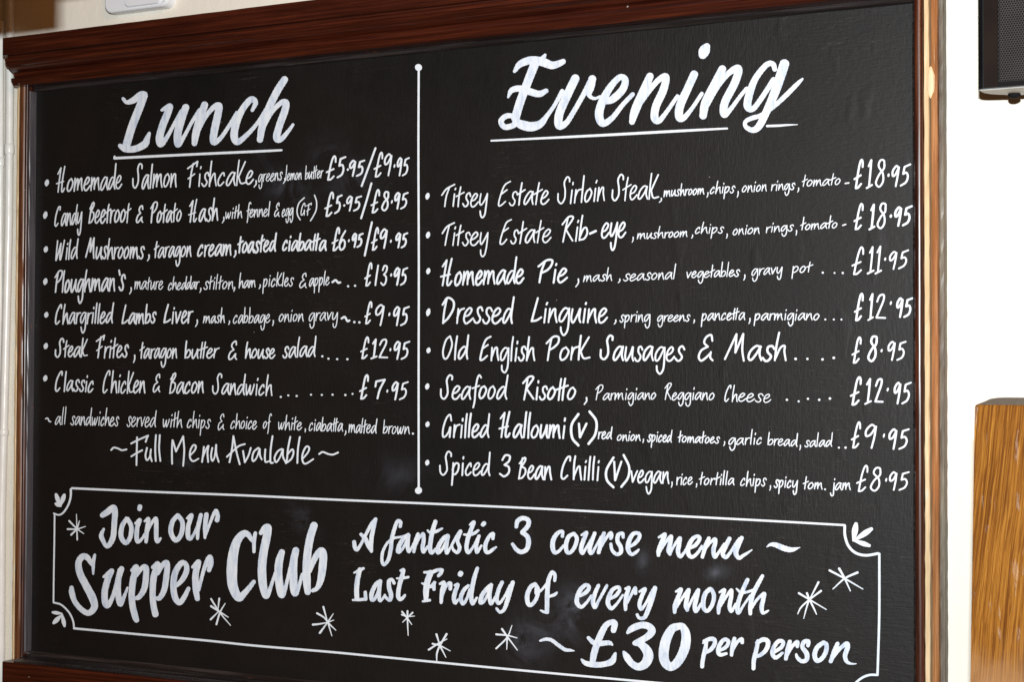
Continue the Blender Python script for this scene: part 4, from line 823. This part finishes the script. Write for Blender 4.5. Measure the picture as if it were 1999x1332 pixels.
paint('painted_line', tr(Q3, [
    [(75, 392, 50), (85, 460, 54), (115, 492, 46), (170, 410, 38), (230, 290, 42), (300, 160, 46), (355, 95, 44)], [(355, 95, 46), (325, 220, 54), (300, 350, 56), (300, 508, 40)], [(165, 292, 42), (220, 350, 58), (260, 440, 54), (300, 515, 38)],
    [(675, 190, 42), (680, 135, 46), (640, 122, 48), (600, 220, 50), (565, 350, 52), (553, 480, 52), (520, 620, 48), (465, 688, 42), (438, 640, 42), (445, 530, 40), (500, 415, 34), (580, 348, 34), (690, 325, 30), (740, 310, 30)],
    [(780, 297, 46), (720, 345, 54), (662, 440, 60), (648, 518, 54), (690, 500, 38), (740, 420, 36), (788, 305, 40)], [(785, 312, 42), (770, 420, 54), (785, 518, 42), (820, 470, 30), (870, 370, 30)],
    [(905, 290, 46), (870, 400, 54), (852, 518, 42)], [(870, 450, 32), (920, 345, 34), (972, 285, 42), (980, 360, 52), (965, 470, 52), (980, 522, 42), (1030, 450, 32)],
    [(1132, 130, 56), (1100, 230, 58), (1075, 350, 58), (1062, 480, 56), (1085, 532, 48), (1150, 470, 34)], [(1030, 242, 26), (1070, 270, 38), (1150, 252, 42), (1218, 217, 28)],
    [(1292, 308, 44), (1240, 342, 54), (1177, 440, 58), (1162, 528, 52), (1210, 500, 38), (1260, 410, 36), (1298, 312, 42)], [(1300, 322, 42), (1275, 430, 54), (1280, 536, 44), (1330, 460, 30), (1400, 340, 34)],
    [(1310, 500, 28), (1380, 362, 32), (1455, 255, 48), (1442, 300, 48), (1420, 380, 46), (1448, 470, 50), (1415, 528, 44), (1362, 490, 36), (1347, 430, 28)],
    [(1580, 167, 28), (1632, 135, 46), (1600, 220, 54), (1556, 340, 56), (1536, 460, 54), (1560, 528, 48), (1620, 460, 32), (1690, 325, 34)], [(1502, 295, 26), (1570, 300, 38), (1640, 276, 42), (1688, 242, 34)],
    [(1698, 315, 44), (1665, 430, 52), (1672, 528, 42), (1730, 440, 30)], [(1750, 165, 54), (1765, 150, 56)],
    [(1880, 348, 42), (1882, 285, 46), (1830, 322, 48), (1782, 430, 54), (1790, 518, 50), (1830, 526, 44), (1880, 488, 42), (1922, 457, 24)]])
    + tr(Q4, [[(187, 195, 46), (202, 120, 58), (270, 82, 58), (342, 110, 60), (338, 180, 60), (262, 268, 56), (262, 268, 56), (328, 320, 60), (345, 400, 64), (320, 488, 60), (250, 522, 58), (187, 490, 54), (137, 420, 42)],
    [(785, 318, 44), (787, 255, 40), (730, 272, 52), (672, 350, 60), (657, 450, 62), (682, 528, 52), (740, 510, 42), (800, 440, 34)],
    [(920, 287, 48), (862, 330, 56), (832, 430, 56), (842, 518, 52), (890, 528, 48), (948, 450, 52), (973, 350, 52), (940, 288, 46), (920, 287, 48)],
    [(1035, 302, 28), (1100, 268, 42), (1060, 370, 56), (1027, 480, 56), (1047, 538, 46), (1100, 460, 34), (1180, 325, 36)], [(1205, 280, 48), (1165, 390, 54), (1137, 500, 54), (1165, 538, 46), (1220, 450, 34), (1290, 325, 36)],
    [(1325, 280, 50), (1290, 400, 56), (1257, 528, 50)], [(1290, 450, 38), (1350, 350, 38), (1410, 275, 46), (1425, 310, 48), (1415, 348, 40)],
    [(1575, 330, 40), (1568, 280, 42), (1512, 300, 54), (1502, 380, 54), (1543, 460, 58), (1543, 528, 52), (1490, 552, 48), (1432, 500, 44), (1415, 420, 42)],
    [(1670, 448, 38), (1740, 400, 50), (1790, 320, 50), (1770, 278, 46), (1700, 292, 54), (1652, 380, 60), (1637, 480, 60), (1680, 552, 46), (1740, 528, 42), (1778, 492, 26)]])
    + tr(Q5, [[(240, 332, 28), (320, 290, 46), (282, 390, 62), (242, 500, 62), (236, 565, 44)], [(239, 540, 38), (320, 410, 38), (398, 318, 48), (390, 400, 58), (367, 500, 58), (385, 548, 46)], [(385, 545, 38), (440, 440, 36), (513, 340, 46), (505, 420, 56), (490, 520, 58), (520, 582, 48), (570, 530, 36), (610, 460, 32)],
    [(650, 468, 42), (720, 430, 52), (773, 350, 48), (745, 318, 46), (680, 352, 54), (627, 450, 60), (622, 540, 60), (670, 588, 50), (740, 540, 42), (800, 450, 38)],
    [(890, 345, 48), (850, 440, 58), (807, 586, 46)], [(830, 500, 38), (900, 410, 38), (968, 355, 46), (975, 400, 54), (950, 500, 58), (970, 588, 48), (1030, 510, 36), (1090, 420, 36)],
    [(1158, 350, 56), (1110, 450, 58), (1072, 540, 58), (1110, 592, 50), (1170, 530, 42), (1240, 420, 42), (1290, 355, 48)], [(1318, 340, 54), (1275, 430, 64), (1242, 530, 64), (1280, 602, 48), (1340, 568, 42), (1400, 530, 32), (1452, 494, 16)]])
    + [catmull([(1497, 1068.3, 2), (1504, 1064.2, 6), (1514, 1064.6, 9.5), (1531.5, 1071.5, 11), (1546, 1074, 9), (1562, 1069.4, 1.2)], 1.2)],
    'white brush lettering reading A fantastic 3 course menu ~', big=True, cell=.8)
paint('painted_line', tr(Q3, [
    [(75, 793, 24), (130, 768, 42), (195, 737, 38)], [(150, 752, 58), (120, 880, 64), (107, 1020, 64), (112, 1130, 58)], [(58, 1148, 24), (120, 1145, 38), (228, 1138, 40)], [(224, 1130, 48), (220, 1045, 40)],
    [(413, 897, 42), (360, 942, 54), (307, 1050, 58), (302, 1138, 50), (340, 1138, 42), (390, 1030, 36), (420, 902, 42)], [(420, 902, 44), (400, 1020, 54), (406, 1148, 46), (440, 1138, 34), (478, 1082, 28)],
    [(595, 928, 40), (568, 882, 42), (530, 902, 54), (530, 990, 56), (555, 1080, 58), (540, 1148, 48), (492, 1118, 38), (472, 1085, 32)],
    [(680, 765, 34), (718, 758, 46), (690, 860, 58), (662, 970, 56), (647, 1090, 56), (670, 1138, 50), (710, 1118, 42), (735, 1085, 32)], [(628, 865, 22), (690, 865, 38), (778, 850, 34)],
    [(988, 787, 32), (1080, 785, 46), (1160, 757, 44), (1222, 755, 36), (1200, 800, 48), (1172, 833, 40)], [(1068, 795, 76), (1030, 900, 78), (1012, 1020, 78), (1010, 1140, 58)], [(958, 930, 24), (1020, 958, 38), (1080, 970, 48), (1120, 922, 46)], [(1112, 935, 48), (1114, 1010, 40)], [(972, 1164, 32), (1058, 1150, 36)],
    [(1192, 937, 32), (1243, 922, 50), (1220, 1030, 58), (1206, 1178, 42)], [(1220, 1090, 34), (1275, 962, 40), (1325, 928, 46), (1325, 1000, 50)],
    [(1382, 957, 30), (1425, 948, 44), (1392, 1030, 56), (1372, 1130, 56), (1390, 1186, 44), (1430, 1140, 32)], [(1455, 812, 66), (1460, 802, 68)],
    [(1560, 962, 42), (1502, 1020, 52), (1462, 1120, 54), (1490, 1196, 48), (1540, 1130, 38), (1580, 1010, 38)], [(1678, 735, 46), (1640, 850, 56), (1612, 980, 58), (1597, 1100, 58), (1615, 1196, 46), (1670, 1120, 32)],
    [(1858, 947, 42), (1802, 1000, 54), (1737, 1090, 58), (1717, 1178, 52), (1760, 1168, 40), (1820, 1060, 36), (1860, 952, 42)], [(1860, 952, 44), (1836, 1080, 54), (1855, 1196, 46), (1910, 1110, 32), (1965, 990, 34)]])
    + [catmull(q, 1.2) for q in ([(980, 1138, 7.5), (973.5, 1152, 8), (969.5, 1170, 8), (974, 1179, 6.5), (984, 1167, 5), (996, 1144, 6)], [(1001, 1138, 8), (996, 1155, 8.5), (990, 1175, 8.5), (984, 1191, 7), (976, 1196, 6), (969.5, 1189, 5)])]
    + tr(Q4, [[(430, 942, 52), (372, 980, 58), (327, 1090, 60), (342, 1200, 56), (390, 1206, 50), (450, 1120, 50), (468, 1010, 52), (430, 942, 48)], [(435, 1000, 28), (445, 1070, 30), (520, 1010, 32), (585, 930, 34)],
    [(685, 893, 42), (688, 820, 44), (650, 788, 48), (607, 880, 56), (592, 1000, 60), (586, 1150, 60), (585, 1300, 56)], [(620, 1100, 34), (680, 1080, 42), (713, 1052, 28)], [(588, 1308, 48), (540, 1300, 36), (502, 1282, 22)],
    [(1020, 1090, 42), (1100, 1040, 52), (1133, 980, 48), (1090, 952, 48), (1022, 1010, 58), (977, 1110, 58), (977, 1190, 58), (1030, 1238, 48), (1100, 1180, 38), (1160, 1095, 34)],
    [(1253, 960, 46), (1210, 1060, 54), (1182, 1170, 58), (1210, 1242, 50), (1260, 1150, 38), (1340, 1005, 42), (1363, 960, 38)],
    [(1410, 1130, 38), (1480, 1090, 48), (1528, 1020, 46), (1510, 978, 42), (1440, 1012, 52), (1392, 1100, 58), (1377, 1190, 58), (1420, 1258, 48), (1490, 1200, 36), (1570, 1085, 32)],
    [(1602, 1002, 28), (1650, 988, 44), (1620, 1080, 58), (1607, 1180, 56), (1605, 1272, 42)], [(1630, 1180, 32), (1690, 1060, 38), (1733, 990, 42), (1735, 1060, 48)],
    [(1790, 1037, 32), (1860, 1003, 44), (1822, 1090, 54), (1787, 1200, 54), (1810, 1266, 46), (1870, 1190, 36), (1950, 1035, 38), (1983, 995, 46)]])
    + tr(Q6, [[(1445, -5, 54), (1410, 120, 60), (1365, 250, 56), (1320, 342, 48), (1260, 348, 38), (1234, 307, 32)]])
    + tr(Q5, [[(467, 1037, 32), (530, 1008, 46), (492, 1110, 58), (452, 1220, 60), (446, 1306, 46)], [(460, 1260, 34), (540, 1130, 36), (628, 1015, 46), (610, 1110, 56), (592, 1220, 58), (610, 1278, 46)], [(610, 1270, 38), (680, 1130, 36), (753, 1015, 44), (735, 1110, 56), (707, 1230, 58), (725, 1296, 46), (790, 1200, 38)],
    [(900, 1007, 54), (842, 1070, 60), (817, 1180, 60), (832, 1268, 54), (880, 1286, 50), (938, 1200, 54), (958, 1090, 54), (925, 1012, 50), (900, 1007, 54)],
    [(1032, 1045, 30), (1093, 1018, 46), (1055, 1130, 56), (1022, 1240, 56), (1016, 1316, 42)], [(1040, 1230, 34), (1120, 1100, 36), (1183, 1020, 46), (1180, 1110, 54), (1160, 1230, 54), (1185, 1296, 42), (1240, 1200, 32)],
    [(1393, 885, 52), (1340, 1000, 56), (1292, 1120, 58), (1262, 1250, 58), (1278, 1316, 46), (1340, 1220, 32), (1430, 1090, 32)], [(1252, 1002, 22), (1310, 1050, 38), (1400, 1040, 34), (1478, 1012, 32)],
    [(1588, 835, 46), (1530, 940, 56), (1462, 1080, 58), (1432, 1220, 58), (1430, 1326, 46)], [(1440, 1260, 38), (1520, 1140, 38), (1608, 1065, 48), (1600, 1130, 56), (1577, 1240, 58), (1590, 1316, 42), (1640, 1300, 34), (1662, 1286, 26)]]),
    'white brush lettering reading Last Friday of every month', big=True, cell=.8)
paint('painted_line', tr(Q6, [
    [(88, 618, 24), (150, 600, 38), (220, 610, 42), (300, 668, 44), (380, 722, 42), (440, 730, 34), (492, 738, 10)],
    [(955, 495, 64), (968, 420, 76), (940, 394, 60), (870, 430, 68), (812, 530, 78), (762, 650, 78), (722, 780, 78), (707, 880, 66)], [(658, 582, 40), (720, 640, 58), (800, 650, 62), (900, 642, 54), (942, 665, 24)], [(578, 842, 26), (630, 885, 58), (740, 903, 66), (860, 893, 66), (940, 858, 76), (968, 790, 46), (978, 768, 30)],
    [(1122, 522, 38), (1180, 470, 78), (1290, 432, 78), (1378, 452, 82), (1408, 510, 88), (1340, 580, 78), (1210, 645, 62), (1210, 645, 62), (1270, 655, 78), (1340, 720, 106), (1368, 800, 118), (1330, 888, 108), (1250, 926, 88), (1172, 888, 78), (1112, 810, 78), (1077, 752, 34)],
    [(1740, 442, 78), (1645, 480, 98), (1573, 620, 116), (1548, 780, 118), (1570, 880, 108), (1640, 926, 98), (1728, 850, 108), (1798, 700, 116), (1812, 550, 106), (1778, 458, 82), (1740, 442, 78)]])
    + tr(Q7, [[(140, 302, 38), (200, 278, 48), (250, 282, 48), (258, 330, 46), (220, 390, 46), (168, 425, 38)], [(168, 305, 38), (150, 400, 48), (127, 500, 46), (118, 585, 44)], [(128, 325, 20), (150, 300, 28)],
    [(315, 405, 32), (380, 370, 42), (413, 310, 42), (370, 282, 44), (322, 330, 48), (297, 400, 48), (316, 452, 44), (388, 440, 30)], [(478, 274, 44), (455, 370, 48), (446, 456, 38)], [(460, 400, 32), (510, 312, 36), (558, 278, 42), (565, 315, 42)],
    [(740, 302, 42), (722, 400, 48), (697, 500, 48), (690, 606, 44)], [(730, 320, 42), (800, 283, 50), (853, 310, 52), (835, 390, 50), (780, 448, 44), (727, 474, 34)],
    [(930, 420, 36), (1000, 370, 44), (1023, 312, 42), (970, 302, 46), (917, 370, 48), (902, 440, 48), (940, 486, 44), (1013, 434, 32)], [(1095, 308, 46), (1070, 400, 50), (1052, 498, 42)], [(1070, 450, 34), (1120, 362, 38), (1178, 310, 42), (1180, 360, 40)],
    [(1298, 350, 42), (1303, 303, 44), (1252, 312, 48), (1237, 370, 46), (1283, 440, 54), (1283, 508, 48), (1230, 526, 44), (1182, 488, 40), (1167, 450, 28)],
    [(1470, 317, 48), (1402, 370, 52), (1372, 450, 52), (1395, 518, 50), (1450, 498, 48), (1498, 420, 50), (1503, 340, 48), (1470, 317, 48)],
    [(1628, 330, 46), (1590, 420, 52), (1553, 526, 46)], [(1570, 490, 38), (1650, 390, 42), (1728, 330, 50), (1740, 370, 54), (1712, 460, 50), (1730, 528, 42), (1780, 553, 24), (1838, 553, 10)]]),
    'white brush lettering reading ~ £30 per person', big=True, cell=.9)
